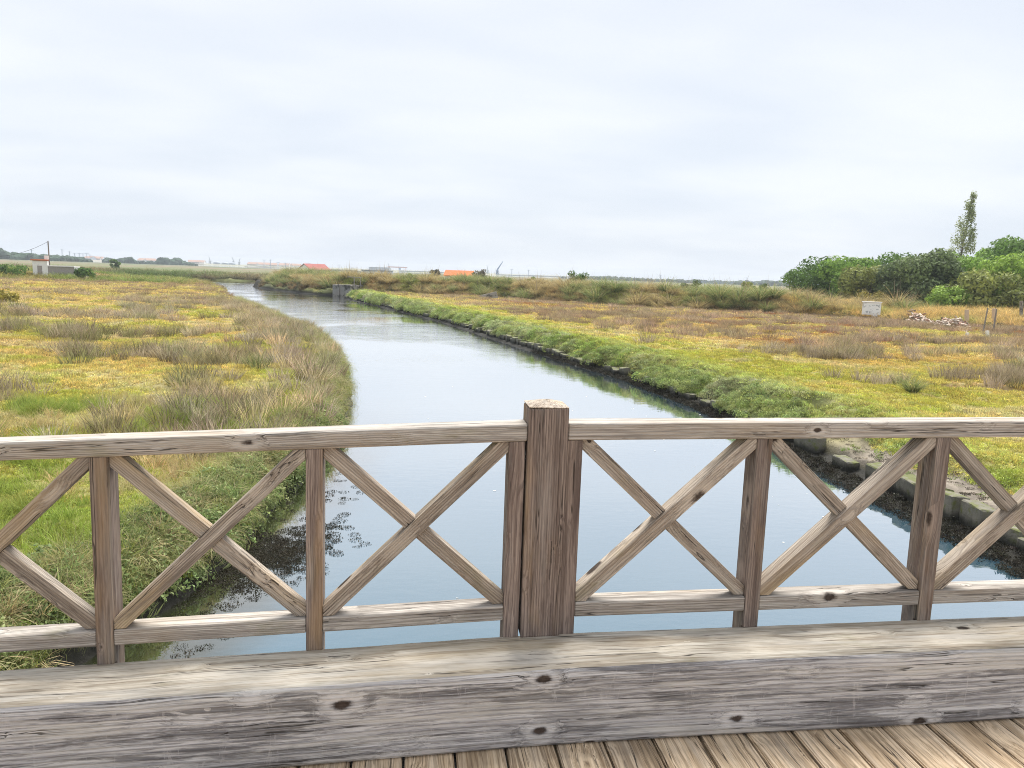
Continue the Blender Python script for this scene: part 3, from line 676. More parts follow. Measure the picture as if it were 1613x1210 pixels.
# grasses of the near left bank and the long grass hanging over its edge
x, y, u = sample(26, 3.5, 16, True, .25); k = rng.random(len(x)) < .35+.5*sst(fbm(x*.9, y*.9, 3), .4, .6); x, y = x[k], y[k]; n = len(x)
c = mix3(np.tile(np.array((.34, .42, .09)), (n, 1)), np.array((.62, .5, .25)), sst(fbm(x*.6+4, y*.6, 3), .46, .6)); s_ = rng.uniform(.6, 1.1, n)
scatter('bank_grass', 'grass', np.stack([x, y, hL(x, y)-.01], -1), zrot(n), np.stack([s_, s_, s_], -1), jit(c, n), 'fresh green and straw coloured grass blades on the near bank', 'grass')
n = 2600; y = rng.uniform(4, 62, n)**1.; y = 4+(y-4)**1.0; k = rng.random(n) < np.interp(y, [4, 14, 30, 62], [1, 1, .8, .45]); y = y[k]; n = len(y); x = xL(y)-rng.uniform(.12, .75, n)
c = mix3(np.tile(np.array((.42, .40, .17)), (n, 1)), np.array((.27, .35, .09)), rng.random(n)**1.5); c = mix3(c, np.array((.56, .46, .27)), sst(rng.random(n), .6, .9))
s_ = rng.uniform(.55, 1.05, n)*np.interp(y, [4, 30, 62], [.8, 1.1, 1.5]); rot = np.stack([rng.normal(0, .2, n), rng.uniform(.2, .9, n), rng.normal(0, .5, n)], -1)
scatter('overhanging_grass', 'drape', np.stack([x, y, hL(x, y)-.02], -1), rot, np.stack([s_, s_, s_], -1), jit(c, n, .25), 'long grass hanging over the muddy edge of the unwalled bank', 'grass')
# leafy saltbush low on the near bank face
n = 1350; y = rng.uniform(4.5, 17, n); x = xL(y)-rng.uniform(.05, .9, n)*np.interp(y, [4, 12], [1.4, .6]); s_ = rng.uniform(.5, 1.1, n)
c = mix3(np.tile(np.array((.20, .25, .10)), (n, 1)), np.array((.32, .40, .16)), rng.random(n))
scatter('bank_saltbush', 'cushion', np.stack([x, y, hL(x, y)-.03], -1), zrot(n, .5), np.stack([s_, s_, s_*1.2], -1), jit(c, n, .25), 'dark leafy saltbush on the muddy face of the near bank', 'marsh plants')
# floating weed by the near bank, wrack at the foot of the kerb
n = 620; t = rng.random(n); a = rng.normal(0, 1, (n, 2)); x = -1.62+a[:, 0]*.3+.15*a[:, 1]; y = 9.1+a[:, 1]*.5; k = x > xL(y)-.1; x, y = x[k], y[k]
x2 = rng.uniform(-2.6, -.6, 150); y2 = rng.uniform(6.6, 13, 150); k = (x2 > xL(y2)) & (x2 < xL(y2)+1.1); x = np.append(x, x2[k]); y = np.append(y, y2[k]); n = len(x); s_ = rng.uniform(.5, 1.1, n)
scatter('floating_weed', 'weed', np.stack([x, y, np.full(n, .004)], -1), zrot(n, .03), np.stack([s_, s_, s_], -1), jit(np.tile(np.array((.05, .045, .03)), (n, 1)), n, .4), 'dark tangled weed floating beside the near bank', 'water weed')
n = 2600; y = 5+29*rng.random(n)**1.4; x = xR(y)-(.06+rng.random(n)**1.2*.6)*np.interp(y, [5, 14, 17, 30], [1, .8, .5, .3]); z = np.maximum(hR(x, y), 0)+.005; s_ = rng.uniform(.4, 1., n)*1.3
scatter('seaweed_wrack', 'weed', np.stack([x, y, z], -1), zrot(n, .35), np.stack([s_, s_, s_*2.4], -1), jit(np.tile(np.array((.05, .046, .034)), (n, 1)), n, .5), 'black seaweed wrack clinging to the foot of the stone kerb', 'seaweed')
# drift litter and a few sprigs on the mud ledge behind the near kerb
n = 420; y = rng.uniform(5.5, 14.5, n); u = rng.uniform(.32, 1.15, n); x = xR(y)+u; s_ = rng.uniform(.35, .95, n); c = np.where(rng.random((n, 1)) < .6, np.array((.09, .075, .055)), np.array((.34, .29, .21)))
scatter('drift_litter', 'weed', np.stack([x, y, hR(x, y)+.004], -1), zrot(n, .1), np.stack([s_, s_, s_*1.5], -1), jit(c, n, .3), 'dry stalks and dark litter on the mud ledge behind the kerb', 'litter')
n = 150; y = rng.uniform(5.5, 15, n); u = .3+.95*rng.random(n)**.5; x = xR(y)+u; k = fbm(x*1.5, y*1.5, 2) > .46; x, y = x[k], y[k]; n = len(x); s_ = rng.uniform(.35, .8, n)
scatter('ledge_sprigs', 'cushion', np.stack([x, y, hR(x, y)-.02], -1), zrot(n, .3), np.stack([s_, s_, s_], -1), jit(np.tile(np.array((.26, .34, .10)), (n, 1)), n, .3), 'scattered green sprigs rooting in the mud ledge', 'marsh plants')

# ------------------------------------------------------------------ embankment plants
def pampas_mesh(seed, green, plumes):
    r = np.random.default_rng(seed); V, F, v1 = blades(300, .28, 1.0, 2.0, .032, .16, 4, .62, seed, .62, .6, 1.25)
    a = np.array((.26, .33, .11)) if green else np.array((.58, .48, .23)); b = np.array((.54, .48, .22)) if green else np.array((.46, .34, .17))
    k = np.repeat(r.random(300), 9)[:len(V)]; c = mix3(np.tile(a, (len(V), 1)), b, sst(k, .5, .85))*v1[:, None]**1.5
    if plumes:
        V2, F2, w = blades(plumes, .35, 1.6, 2.5, .035, .12, 3, .12, seed+7, .15); F = F+[tuple(i+len(V) for i in f_) for f_ in F2]
        V = np.concatenate([V, V2]); c = np.concatenate([c, np.tile(np.array((.34, .28, .2)), (len(V2), 1))])
    me = mesh('pampas_clump', V, F, c); me.materials.append(M_LEAF); return me
PG = [pampas_mesh(300+i, True, 0 if i % 2 else 4) for i in range(4)]; PS = [pampas_mesh(320+i, False, 3 if i % 2 else 0) for i in range(4)]
def along_dyke(t, s_):
    seg = np.hypot(*np.diff(DY[1:], axis=0).T); cs = np.concatenate([[0], np.cumsum(seg)]); t = t*cs[-2]
    x = np.interp(t, cs, DY[1:, 0]); y = np.interp(t, cs, DY[1:, 1]); x2 = np.interp(t+.5, cs, DY[1:, 0]); y2 = np.interp(t+.5, cs, DY[1:, 1])
    l = np.hypot(x2-x, y2-y)+1e-9; return x-(y2-y)/l*s_, y+(x2-x)/l*s_
pts = []
for q in range(2500):
    t = rng.random(); s_ = rng.choice((.9, 2.4, 3.6, 5.2, 7.5))+rng.normal(0, .5); x, y = along_dyke(np.array(t), s_); x, y = float(x), float(y)
    if x-float(xR(np.array(y))) < .4 or x > 75 or not visible(x, y, 6): continue
    if (-9.6 < x < -6.6 and y < 98) or (x > 34.5 and y < 64): continue
    if all(math.hypot(x-a, y-b_) > 1.05 for a, b_ in pts): pts.append((x, y))
    if len(pts) > 240: break
for x, y in pts:
    z = float(hR(np.array(x), np.array(y))); gr = fbm(np.array(x*.13), np.array(y*.13+4), 2) > .55+rng.normal(0, .09)
    vi = int(rng.integers(0, 4)); pl_ = (vi % 2 == 0) if gr else (vi % 2 == 1); o = bpy.data.objects.new('pampas_clump', (PG if gr else PS)[vi]); C.objects.link(o); s_ = rng.uniform(.7, 1.2)*(1.22 if rng.random() < .3 else 1)*(.9 if y > 80 else 1)
    o.location = (x, y, z-.05); o.scale = (s_*rng.uniform(.9, 1.25), s_*rng.uniform(.9, 1.25), s_*.95); o.rotation_euler = (0, 0, rng.uniform(0, 6.28))
    tag(o, ('green fountain-shaped' if gr else 'straw coloured dry')+' pampas clump '+('with upright plume stalks' if pl_ else 'without plumes')+' on the embankment', 'pampas grass', ('green ' if gr else 'dry ')+('plumed ' if pl_ else 'plumeless ')+'pampas clumps on the embankment')
n = 9000; t = rng.random(n); s_ = rng.uniform(-.1, 10, n); x, y = along_dyke(t, s_); k = (x-xR(y) > .1) & visible(x, y, 4); x, y, s_ = x[k], y[k], s_[k]; n = len(x); f = fbm(x*.25, y*.25+9, 3)
c = mix3(np.tile(np.array((.58, .45, .21)), (n, 1)), np.array((.33, .38, .09)), sst(f, .5, .62)*.9); c = mix3(c, np.array((.25, .17, .10)), (1-sst(s_, .2, 1.3))*.8); z_ = hR(x, y); r_ = rng.uniform(.6, 1.1, n)
scatter('embankment_grass', 'drygrass', np.stack([x, y, z_-.04], -1), zrot(n), np.stack([r_, r_, r_*.8], -1), jit(c, n, .25), 'tangled straw and brown grass covering the embankment', 'grass')
n = 650; t = rng.random(n); s_ = rng.uniform(.0, 1.3, n); x, y = along_dyke(t, s_); k = (x-xR(y) > .1) & visible(x, y, 4) & (fbm(x*.3, y*.3+70, 2) > .46); x, y = x[k], y[k]; n = len(x); r_ = rng.uniform(.6, 1.2, n)
c = mix3(np.tile(np.array((.12, .10, .06)), (n, 1)), np.array((.10, .15, .05)), rng.random(n))
scatter('bramble', 'bramble', np.stack([x, y, hR(x, y)-.05], -1), zrot(n), np.stack([r_, r_, r_], -1), jit(c, n, .3), 'dark bramble and dead stems along the foot of the embankment', 'bramble')
# field grass behind the embankment and round the ruin, the tall grass in front of the trees
n = 5200; y = rng.uniform(96, 190, n); x = rng.uniform(-30, 150, n); k = (dyke_s(x, y) > 8) & (x > xR(y)+1) & visible(x, y, 0); x, y = x[k], y[k]; n = len(x); r_ = rng.uniform(1., 2., n)
c = mix3(np.tile(np.array((.36, .28, .14)), (n, 1)), np.array((.22, .25, .08)), sst(fbm(x*.08, y*.08, 3), .45, .6))
scatter('field_grass', 'drygrass', np.stack([x, y, hR(x, y)-.05], -1), zrot(n), np.stack([r_*1.3, r_*1.3, r_*.55], -1), jit(c, n, .25), 'dry field grass beyond the embankment', 'grass')
n = 9000; x = rng.uniform(34, 80, n); y = rng.uniform(42, 82, n); s_ = dyke_s(x, y); k = (s_ > .4) & (s_ < 16) & visible(x, y, 3); x, y = x[k], y[k]; n = len(x); r_ = rng.uniform(.8, 1.35, n)
c = mix3(np.tile(np.array((.68, .50, .19)), (n, 1)), np.array((.45, .44, .14)), sst(fbm(x*.2+9, y*.2, 3), .5, .65)*.8)
scatter('tall_dry_grass', 'drygrass', np.stack([x, y, hR(x, y)-.04], -1), zrot(n), np.stack([r_, r_, r_], -1), jit(c, n, .2), 'tall golden dry grass in front of the dark trees', 'grass')
n = 1500; x = rng.uniform(-75, -24, n); y = rng.uniform(96, 132, n); f = fbm(x*.12+5, y*.12, 3); k = (xL(y)-x > 1) & (f > .40) & ~((x > -50) & (x < -40) & (y > 105) & (y < 118)); x, y, f = x[k], y[k], f[k]; n = len(x); r_ = rng.uniform(1., 1.9, n)
c = mix3(np.tile(np.array((.40, .35, .12)), (n, 1)), np.array((.22, .29, .07)), sst(f, .45, .6))
scatter('ruin_grass', 'drygrass', np.stack([x, y, hL(x, y)-.05], -1), zrot(n), np.stack([r_*1.2, r_*1.2, r_*.75], -1), jit(c, n, .25), 'rough green and brown grass growing round the white ruin', 'grass')

# ------------------------------------------------------------------ trees and bushes
M_BARK = flat('bark', (.13, .105, .085), .9, .35, 4., .5, .03)
def tube(V, F, p, q, r1, r2, k=6):
    p, q = Vector(p), Vector(q); d_ = (q-p).normalized(); a = d_.orthogonal().normalized(); b_ = d_.cross(a); k0 = len(V)
    for (c_, r_) in ((p, r1), (q, r2)):
        for j in range(k): th = 6.283*j/k; V.append(tuple(c_+a*math.cos(th)*r_+b_*math.sin(th)*r_))
    for j in range(k): F.append((k0+j, k0+(j+1) % k, k0+k+(j+1) % k, k0+k+j))
def crown_mesh(lobes, n, size, cols, seed, up_bias=.5):
    r = np.random.default_rng(seed); L_ = np.array(lobes); w = L_[:, 3]**2; li = r.choice(len(L_), n, p=w/w.sum())
    d_ = r.normal(0, 1, (n, 3)); d_ /= np.linalg.norm(d_, axis=1)[:, None]; rad = L_[li, 3]*(1-.45*r.random(n)**2.2)
    ctr = L_[li, :3]+d_*rad[:, None]*np.stack([np.ones(n), np.ones(n), L_[li, 4]], -1)
    ctr += r.normal(0, .05, (n, 3))
    nrm = d_+r.normal(0, .55, (n, 3)); nrm[:, 2] += up_bias*.4; nrm /= np.linalg.norm(nrm, axis=1)[:, None]
    t = np.cross(nrm, r.normal(0, 1, (n, 3))); t /= np.linalg.norm(t, axis=1)[:, None]; b_ = np.cross(nrm, t); s_ = (size*r.uniform(.55, 1.3, n))[:, None]
    V = np.stack([ctr-t*s_, ctr-b_*s_*.5+nrm*s_*.12, ctr+t*s_, ctr+b_*s_*.5+nrm*s_*.12], 1).reshape(-1, 3)
    F = np.arange(4*n).reshape(n, 4)
    lc = r.random(len(L_)); cc = mix3(np.tile(np.array(cols[0]), (n, 1)), np.array(cols[1]), np.clip(lc[li]*.7+r.random(n)*.4, 0, 1))*r.uniform(.55, 1.4, (n, 1))
    me = mesh('crown', V, F, np.repeat(cc, 4, axis=0)); me.materials.append(M_LEAF); return me
def tree(name, loc, H_, rx, cols, seed, label, cat='tree', n=8500, leaf=.21, low=.12, group=None, nl=34):
    r = random.Random(seed); o = empty(name, loc); tag(o, label, cat, group); lobes = []
    for i in range(nl):
        a = r.uniform(0, 6.283); h = r.uniform(low, .9); prof = math.sqrt(max(0, 1-((h-.42)/.58)**2)) if h > .42 else .8+.2*h/.42
        d_ = rx*prof*math.sqrt(r.uniform(.25, 1))*.8; lr = rx*r.uniform(.22, .40)
        lobes.append((d_*math.cos(a), d_*math.sin(a), H_*h, lr, r.uniform(.65, .9)))
    zmax = max(l[2]+l[3]*l[4] for l in lobes); f = H_/zmax; lobes = [(a, b_, c_*f, d_*min(1, f*1.05), e) for a, b_, c_, d_, e in lobes]
    link('crown', crown_mesh(lobes, n, leaf, cols, seed), None, o)
    V, F = [], []; tube(V, F, (0, 0, -.3), (.1, 0, H_*.3), .17*H_/6, .12*H_/6, 8)
    for i in range(6):
        l = lobes[i*3 % nl]; m_ = (l[0]*.4, l[1]*.4, l[2]*.45+H_*.1); tube(V, F, (.1*(i % 2), 0, H_*.12+.02*H_*i), m_, .075*H_/6, .05*H_/6); tube(V, F, m_, (l[0]*.85, l[1]*.85, l[2]), .05*H_/6, .015)
    link('trunk', mesh('trunk', V, F), M_BARK, o); return o
DKG = ((.06, .12, .03), (.17, .28, .065)); MDG = ((.10, .19, .04), (.27, .42, .08)); OLV = ((.15, .18, .05), (.33, .36, .10)); GRY = ((.07, .105, .045), (.19, .25, .10)); LTG = ((.16, .28, .045), (.38, .52, .10))
def tree_at(px, top, dist, hw_px, *a, gz=None, **kw):
    p_ = at(px, top, dist); g_ = gz if gz is not None else float(hR(np.array(p_.x), np.array(p_.y))); return tree(a[0], (p_.x, p_.y, g_-.05), p_.z-g_, hw_px/FPX*dist, *a[1:], **kw)
tree_at(1302, 403, 102, 60, 'evergreen_tree', DKG, 1, 'dark green rounded tree at the open end of the tree line')
tree_at(1345, 404, 98, 50, 'evergreen_tree', MDG, 2, 'mid green tree between the end tree and the grey-green one')
tree_at(1398, 398, 106, 55, 'evergreen_tree', DKG, 3, 'dark tree standing behind the olive tree in the tree line')
tree_at(1372, 418, 92, 46, 'evergreen_tree', OLV, 4, 'olive tinted tree behind the white panel')
tree_at(1455, 391, 88, 62, 'evergreen_tree', GRY, 5, 'large grey-green tree with bare lower branches behind the rubble', n=10500)
tree_at(1520, 398, 100, 46, 'evergreen_tree', LTG, 6, 'light green tree at the foot of the poplar')
tree_at(1555, 402, 92, 46, 'evergreen_tree', MDG, 7, 'bright green tree between the poplar and the olive shrubby tree')
tree_at(1602, 372, 104, 52, 'evergreen_tree', DKG, 8, 'tallest dark rounded tree beyond the bright green trees', n=9000)
tree_at(1560, 424, 84, 66, 'evergreen_tree', OLV, 9, 'wide low olive green tree behind the leaning poles', n=9500)
tree_at(1622, 398, 88, 58, 'evergreen_tree', LTG, 10, 'broad light green tree at the end of the golden grass', n=9000)
tree_at(1500, 448, 81, 30, 'shrub', LTG, 11, 'bright green shrub in front of the bare lower branches', 'shrub', n=3500, leaf=.13)
tree_at(1372, 455, 86, 26, 'shrub', ((.20, .19, .05), (.36, .30, .07)), 12, 'small yellowing shrub beside the white panel', 'shrub', n=1800, leaf=.12)
tree_at(1572, 386, 108, 40, 'evergreen_tree', MDG, 14, 'mid green tree rising between the poplar and the tallest dark tree')
tree_at(1640, 376, 112, 60, 'evergreen_tree', DKG, 15, 'dark tree standing beyond the broad light green one', n=9000)
tree_at(1690, 385, 96, 70, 'evergreen_tree', MDG, 13, 'mid green tree closing the tree line beyond the broad light green one')
# poplar: a narrow leaning column of upswept branches
pt = at(1534, 303, 122); pb = at(1509, 400, 122); gz = float(hR(np.array(pb.x), np.array(pb.y))); o = empty('poplar_tree', (pb.x, pb.y, gz)); tag(o, 'slim leaning poplar rising above the tree line', 'tree')
H_ = pt.z-gz; lean = Vector((pt.x-pb.x, pt.y-pb.y, 0)); zlow = pb.z-gz; lobes = []; r = random.Random(5)
for i in range(60):
    t = r.random()**.8; wd_ = 1.75*((1-t)**.75)*min(1, t*3+.45)+.1; a = r.uniform(0, 6.283); d_ = wd_*math.sqrt(r.random()); c_ = lean*t
    lobes.append((c_.x+d_*math.cos(a), c_.y+d_*math.sin(a), zlow*.8+(H_-zlow*.8)*t*.97, r.uniform(.35, .6)*(1-.3*t), 1.9))
link('crown', crown_mesh(lobes, 4600, .13, ((.20, .25, .10), (.42, .47, .25)), 44), None, o)
V, F = [], []; tube(V, F, (0, 0, -.2), tuple(lean*.5+Vector((0, 0, H_*.6))), .2, .09, 8); tube(V, F, tuple(lean*.5+Vector((0, 0, H_*.6))), tuple(lean+Vector((0, 0, H_*.97))), .09, .02, 6)
for i in range(26):
    t = .35+.6*i/26; c_ = lean*max(0, (t-.3)/.7)+Vector((0, 0, H_*t)); a = i*2.4; tube(V, F, tuple(c_), tuple(c_+Vector((math.cos(a)*.8*(1.1-t), math.sin(a)*.8*(1.1-t), 1.3*(1.2-t)))), .035, .008, 4)
link('trunk', mesh('trunk', V, F), M_BARK, o)
# bushes on and beyond the embankment
for px, top, dist, hw, cl_, lab in ((910, 426, 96, 21, DKG, 'round dark bush on top of the embankment between the pampas clumps'), (1090, 440, 92, 16, GRY, 'dark squat bush beside the largest green pampas clump'),
        (757, 424, 130, 14, ((.12, .11, .08), (.2, .18, .12)), 'twiggy grey-brown bush beside the orange-roofed house'), (685, 424, 130, 11, ((.10, .10, .07), (.17, .16, .11)), 'small twiggy bush near the orange-roofed house'),
        (1178, 443, 100, 15, OLV, 'low olive bush on the embankment'), (798, 438, 110, 9, DKG, 'small low bush behind the dry pampas'), (840, 436, 108, 10, MDG, 'low green bush behind the dry pampas'),
        (648, 430, 118, 10, DKG, 'dark bush behind the sluice end of the embankment'), (1204, 446, 104, 9, GRY, 'little grey bush next to the olive bush')):
    tree_at(px, top, dist, hw, 'bush', cl_, int(px), lab, 'bush', n=1700, leaf=.13, low=.2, nl=16)
for px, top, dist, hw, lab in ((18, 414, 112, 24, 'tall green thicket standing apart from the low end of the ruin'), (133, 421, 109, 12, 'dark green bush beside the stepped end of the ruin'), (180, 409, 240, 7, 'lone dark bush out on the flat fields')):
    tree_at(px, top, dist, hw, 'bush', DKG, int(px), lab, 'bush', n=1300, leaf=.16 if dist < 200 else .3, low=.2, nl=14, gz=1.1 if dist < 200 else .5)
tree_at(5, 455, 55, 20, 'shrub', ((.26, .24, .05), (.42, .34, .08)), 61, 'golden shrub growing among the far rushes of the open marsh', 'shrub', n=1500, leaf=.1, gz=.6)
p_ = at(1438, 612, 23.5); me = pampas_mesh(77, True, 0); o = link('spiky_rush', me, None, None, (p_.x, p_.y, float(hR(np.array(p_.x), np.array(p_.y))))); o.scale = (.42, .42, .38); tag(o, 'solitary spiky green rush clump in the yellow mat near the puddle', 'rush clump')

# ------------------------------------------------------------------ small built things on the marsh
M_WHITE = flat('whitewash', (.84, .83, .81), .85, .12, 1.5, .2, .01, (.5, .48, .45), (.55, .75)); M_CONC = flat('concrete', (.30, .28, .25), .9, .3, 2., .4, .02, (.07, .065, .055), (.5, .62)); M_TILE = flat('clay_tile', (.48, .16, .08), .85, .3, 5., .4, .02)
M_FARTILE = flat('weathered_tile', (.42, .27, .21), .9, .2, .3); M_ORANGE = flat('orange_roof', (.72, .17, .055), .8, .15, 2.); M_RED = flat('red_roof', (.34, .10, .09), .8, .15, 2.); M_DARK = flat('dark_opening', (.03, .03, .035), .7, .2); M_GREYD = flat('grey_boards', (.36, .33, .31), .85, .3, 8., .3, .02)
M_STEEL = flat('painted_steel', (.42, .47, .52), .6, .1, .2); M_CREAM = flat('cream_wall', (.62, .56, .5), .85, .15, .3); M_BLUE = flat('blue_steel', (.16, .26, .4), .6, .1, .2); M_PINK = flat('pale_red_steel', (.55, .33, .28), .6, .1, .2); M_GREYR = flat('grey_sheet', (.33, .38, .44), .6, .1, .1)
def boxm(name, parts, mat, parent=None, loc=None, bev=.0):
    bm = bmesh.new()
    for (x0, x1, y0, y1, z0, z1) in parts:
        bmesh.ops.create_cube(bm, size=1, matrix=Matrix.Translation(((x0+x1)/2, (y0+y1)/2, (z0+z1)/2)) @ Matrix.Diagonal((x1-x0, y1-y0, z1-z0, 1)))
    if bev: bmesh.ops.bevel(bm, geom=bm.edges[:], offset=bev, segments=1, affect='EDGES')
    me = bpy.data.meshes.new(name); bm.to_mesh(me); bm.free(); return link(name, me, mat, parent, loc)
def gz_(p_, left=False): return float((hL if left else hR)(np.array(p_.x), np.array(p_.y)))
def gdist(px, py, left=False):      # horizontal distance at which the view ray meets the ground there
    v = ray(px, py); h = math.hypot(v.x, v.y)
    for i in range(1500):
        d_ = 5+i*.1; q = v*(d_/h)
        if q.z+CAMZ < float((hL if left else hR)(np.array(q.x), np.array(q.y))): return d_
    return 120.
# white panel on its block
p_ = at(1371, 504, gdist(1371, 504)); g_ = gz_(p_); o = empty('information_board', (p_.x, p_.y, g_)); o.rotation_euler.z = R(-32); tag(o, 'white rectangular panel with a cap and faded grey drawing standing before the trees', 'sign panel')
m, nt = newmat('faded_print'); g = nd(nt, 'ShaderNodeNewGeometry').outputs['Position']; q = noise(nt, g, 3.5, 5, .65); c = mixc(nt, smooth(nt, q, .52, .58), (.84, .85, .84), (.40, .43, .44)); finish(nt, c, .7); M_PRINT = m
boxm('board', [(-.72, .72, -.1, .1, .42, 1.45)], M_WHITE, o, None, .02); boxm('cap', [(-.78, .78, -.14, .14, 1.452, 1.54)], M_WHITE, o, None, .02); boxm('print', [(-.6, .62, -.108, -.1015, .55, 1.35)], M_PRINT, o); boxm('footing', [(.05, .55, -.12, .12, -.2, .418)], M_WHITE, o, None, .02); boxm('plinth', [(-.7, .95, -.7, -.2, -.2, .16)], M_CONC, o, None, .02)
# rubble heap
bm = bmesh.new(); r = random.Random(9); bc = []
p0_ = at(1436, 503, gdist(1436, 503)); p1_ = at(1522, 521, gdist(1522, 521))
for i in range(800):
    t = r.random(); w_ = r.gauss(0, .8); b_ = p0_.lerp(p1_, t); x, y = b_.x+w_*.8+r.gauss(0, .25), b_.y+w_*1.1; hh = .8*math.exp(-w_*w_*.8)*(.6+.4*math.sin(t*9+1))*r.uniform(.3, 1)
    z = float(hR(np.array(x), np.array(y)))+hh
    bmesh.ops.create_cube(bm, size=1, matrix=Matrix.Translation((x, y, z)) @ Matrix.Rotation(r.uniform(0, 6.28), 4, 'Z') @ Matrix.Rotation(r.uniform(-.7, .7), 4, 'X') @ Matrix.Rotation(r.uniform(-.6, .6), 4, 'Y') @ Matrix.Diagonal((r.uniform(.15, .4), r.uniform(.1, .2), r.uniform(.02, .06), 1)))
    k = r.random(); bc += [((.50, .40, .32), (.44, .28, .21), (.52, .46, .39), (.28, .235, .195))[0 if k < .35 else 1 if k < .6 else 2 if k < .85 else 3]]*8
me = bpy.data.meshes.new('rubble_pile'); bm.to_mesh(me); bm.free(); a = me.attributes.new('col', 'FLOAT_COLOR', 'POINT'); a.data.foreach_set('color', np.c_[np.array(bc), np.ones(len(bc))].astype(np.float32).ravel())
tag(link('rubble_pile', me, attrmat('broken_tile', .9, 6, .3, .02)), 'heap of broken pinkish roof tiles and rubble in front of the golden grass', 'rubble')
def pole_obj(name, px, ptop, pbot, dist, r1, mat, lab, leanx=0., sq=False, left=False, cat='post', gz0=None):
    dist = gdist(px, pbot, left) if dist is None else dist; a = at(px, pbot, dist); g_ = gz_(a, left) if gz0 is None else gz0; b_ = at(px+leanx, ptop, dist); V, F = [], []
    if sq: tube(V, F, (0, 0, -.2), (b_.x-a.x, b_.y-a.y, b_.z-g_), r1, r1*.97, 4); 
    else: tube(V, F, (0, 0, -.2), (b_.x-a.x, b_.y-a.y, b_.z-g_), r1, r1*.8, 8)
    k = len(V)//2; F.append(tuple(range(k, 2*k)))
    me = mesh(name, V, F); set_gc(me, [(v[2], v[0], v[1]+.1) for v in V], 1.); o = link(name, me, mat, None, (a.x, a.y, g_)); return tag(o, lab, cat)
M_PCONC = flat('pale_concrete', (.60, .46, .33), .9, .2, 4.)
pole_obj('concrete_post', 1523, 488, 512, None, .16, M_PCONC, 'pale square concrete post beside the rubble heap', 0, True); pole_obj('concrete_post', 1566, 486, 512, None, .16, M_PCONC, 'square concrete post standing behind a leaning pole', 0, True)
pole_obj('concrete_post', 1609, 474, 505, None, .13, M_CONC, 'tall square post at the edge of the broad light green tree', 0, True)
pole_obj('leaning_pole', 1548, 485, 524, None, .055, M_OLDPOLE, 'slender grey pole leaning beside a concrete post', 8, cat='pole'); pole_obj('leaning_pole', 1564, 487, 524, None, .06, M_OLDPOLE, 'dark-footed grey pole leaning in front of a concrete post', 6, cat='pole')
pole_obj('marker_stump', 1524, 524, 531, None, .1, M_WHITE, 'short white stump below the rubble heap', 0, True, cat='stump'); pole_obj('marker_stump', 1557, 521, 533, None, .1, M_WHITE, 'white stump leaning below the slender poles', -2, True, cat='stump')
# concrete sluice where the kerb ends
p_ = at(537, 462, 95.5); o = empty('sluice', (p_.x, p_.y, 0)); o.rotation_euler.z = R(-30); tag(o, 'grey concrete sluice with two walls at the end of the embankment', 'sluice')
boxm('wall', [(-1.0, -.15, -.3, 2.5, -.6, 1.35)], M_CONC, o, None, .04); boxm('wall', [(.05, 1.5, -.3, 2.5, -.6, 1.38)], M_CONC, o, None, .04); boxm('pillar', [(-.16, .06, -.5, -.302, -.6, 1.42)], M_CONC, o, None, .03); boxm('gate', [(-.14, .04, -.25, 2.4, -.6, .3)], M_DARK, o); boxm('handrail', [(-.4, 1.6, 1.9, 2.0, 2.25, 2.33), (.5, .58, 1.9, 2.0, 1.37, 2.25), (1.4, 1.48, 1.9, 2.0, 1.37, 2.25)], M_OLDPOLE if False else M_GREYD, o)
# fallen concrete slab on the embankment
p_ = at(772, 465, 84); o = boxm('concrete_slab', [(-.9, .9, -.2, .2, -.3, .65)], M_CONC, None, (p_.x, p_.y, gz_(p_)), .03); o.rotation_euler = (R(-12), R(-14), R(20)); tag(o, 'tilted grey concrete slab half buried in the embankment', 'slab')
# white ruin with a pole and wire
p_ = at(98, 434, 112); g_ = gz_(p_, True); o = empty('white_ruin', (p_.x, p_.y, g_)); o.rotation_euler.z = R(18); tag(o, 'low whitewashed ruin with a tiled strip and a stepped broken end', 'ruin')
boxm('wall', [(-3.1, -1.5, 0, 2.2, -.4, 1.95)], M_WHITE, o, None, .03); boxm('roof', [(-3.3, -1.45, -.15, 2.3, 1.953, 2.12)], M_TILE, o, None, .03); boxm('chimney', [(-1.9, -1.4, .8, 1.3, 2.122, 2.6)], M_WHITE, o)
boxm('boarded_front', [(-1.497, 1.3, .05, .3, -.4, 1.3)], M_GREYD, o); boxm('coping', [(-1.497, 1.4, -.05, .4, 1.303, 1.42)], M_WHITE, o)
boxm('stepped_end', [(1.303, 1.9, -.1, 1.9, -.4, 1.35), (1.902, 2.35, -.15, 1.8, -.4, .95), (2.352, 2.85, -.2, 1.7, -.5, .45)], M_WHITE, o, None, .05); boxm('doorway', [(-2.6, -2.1, -.03, -.0022, -.1, 1.35)], M_GREYD, o); boxm('opening', [(1.95, 2.25, -.158, -.1502, .05, .4)], M_DARK, o)
pole_obj('utility_pole', 79, 380, 425, 113, .09, M_OLDPOLE, 'tall wooden utility pole rising behind the white ruin', -3.5, left=True, cat='pole')
a = at(75, 381, 113); b_ = at(-160, 340, 125); V, F = [], []
pr = None
for i in range(25):
    t = i/24; q = a.lerp(b_, t); q.z -= 4*t*(1-t)*3.2
    if pr is not None: tube(V, F, pr, q, .02, .02, 4)
    pr = q.copy()
tag(link('overhead_wire', mesh('overhead_wire', V, F), M_DARK), 'thin dark wire sagging away from the utility pole', 'wire')
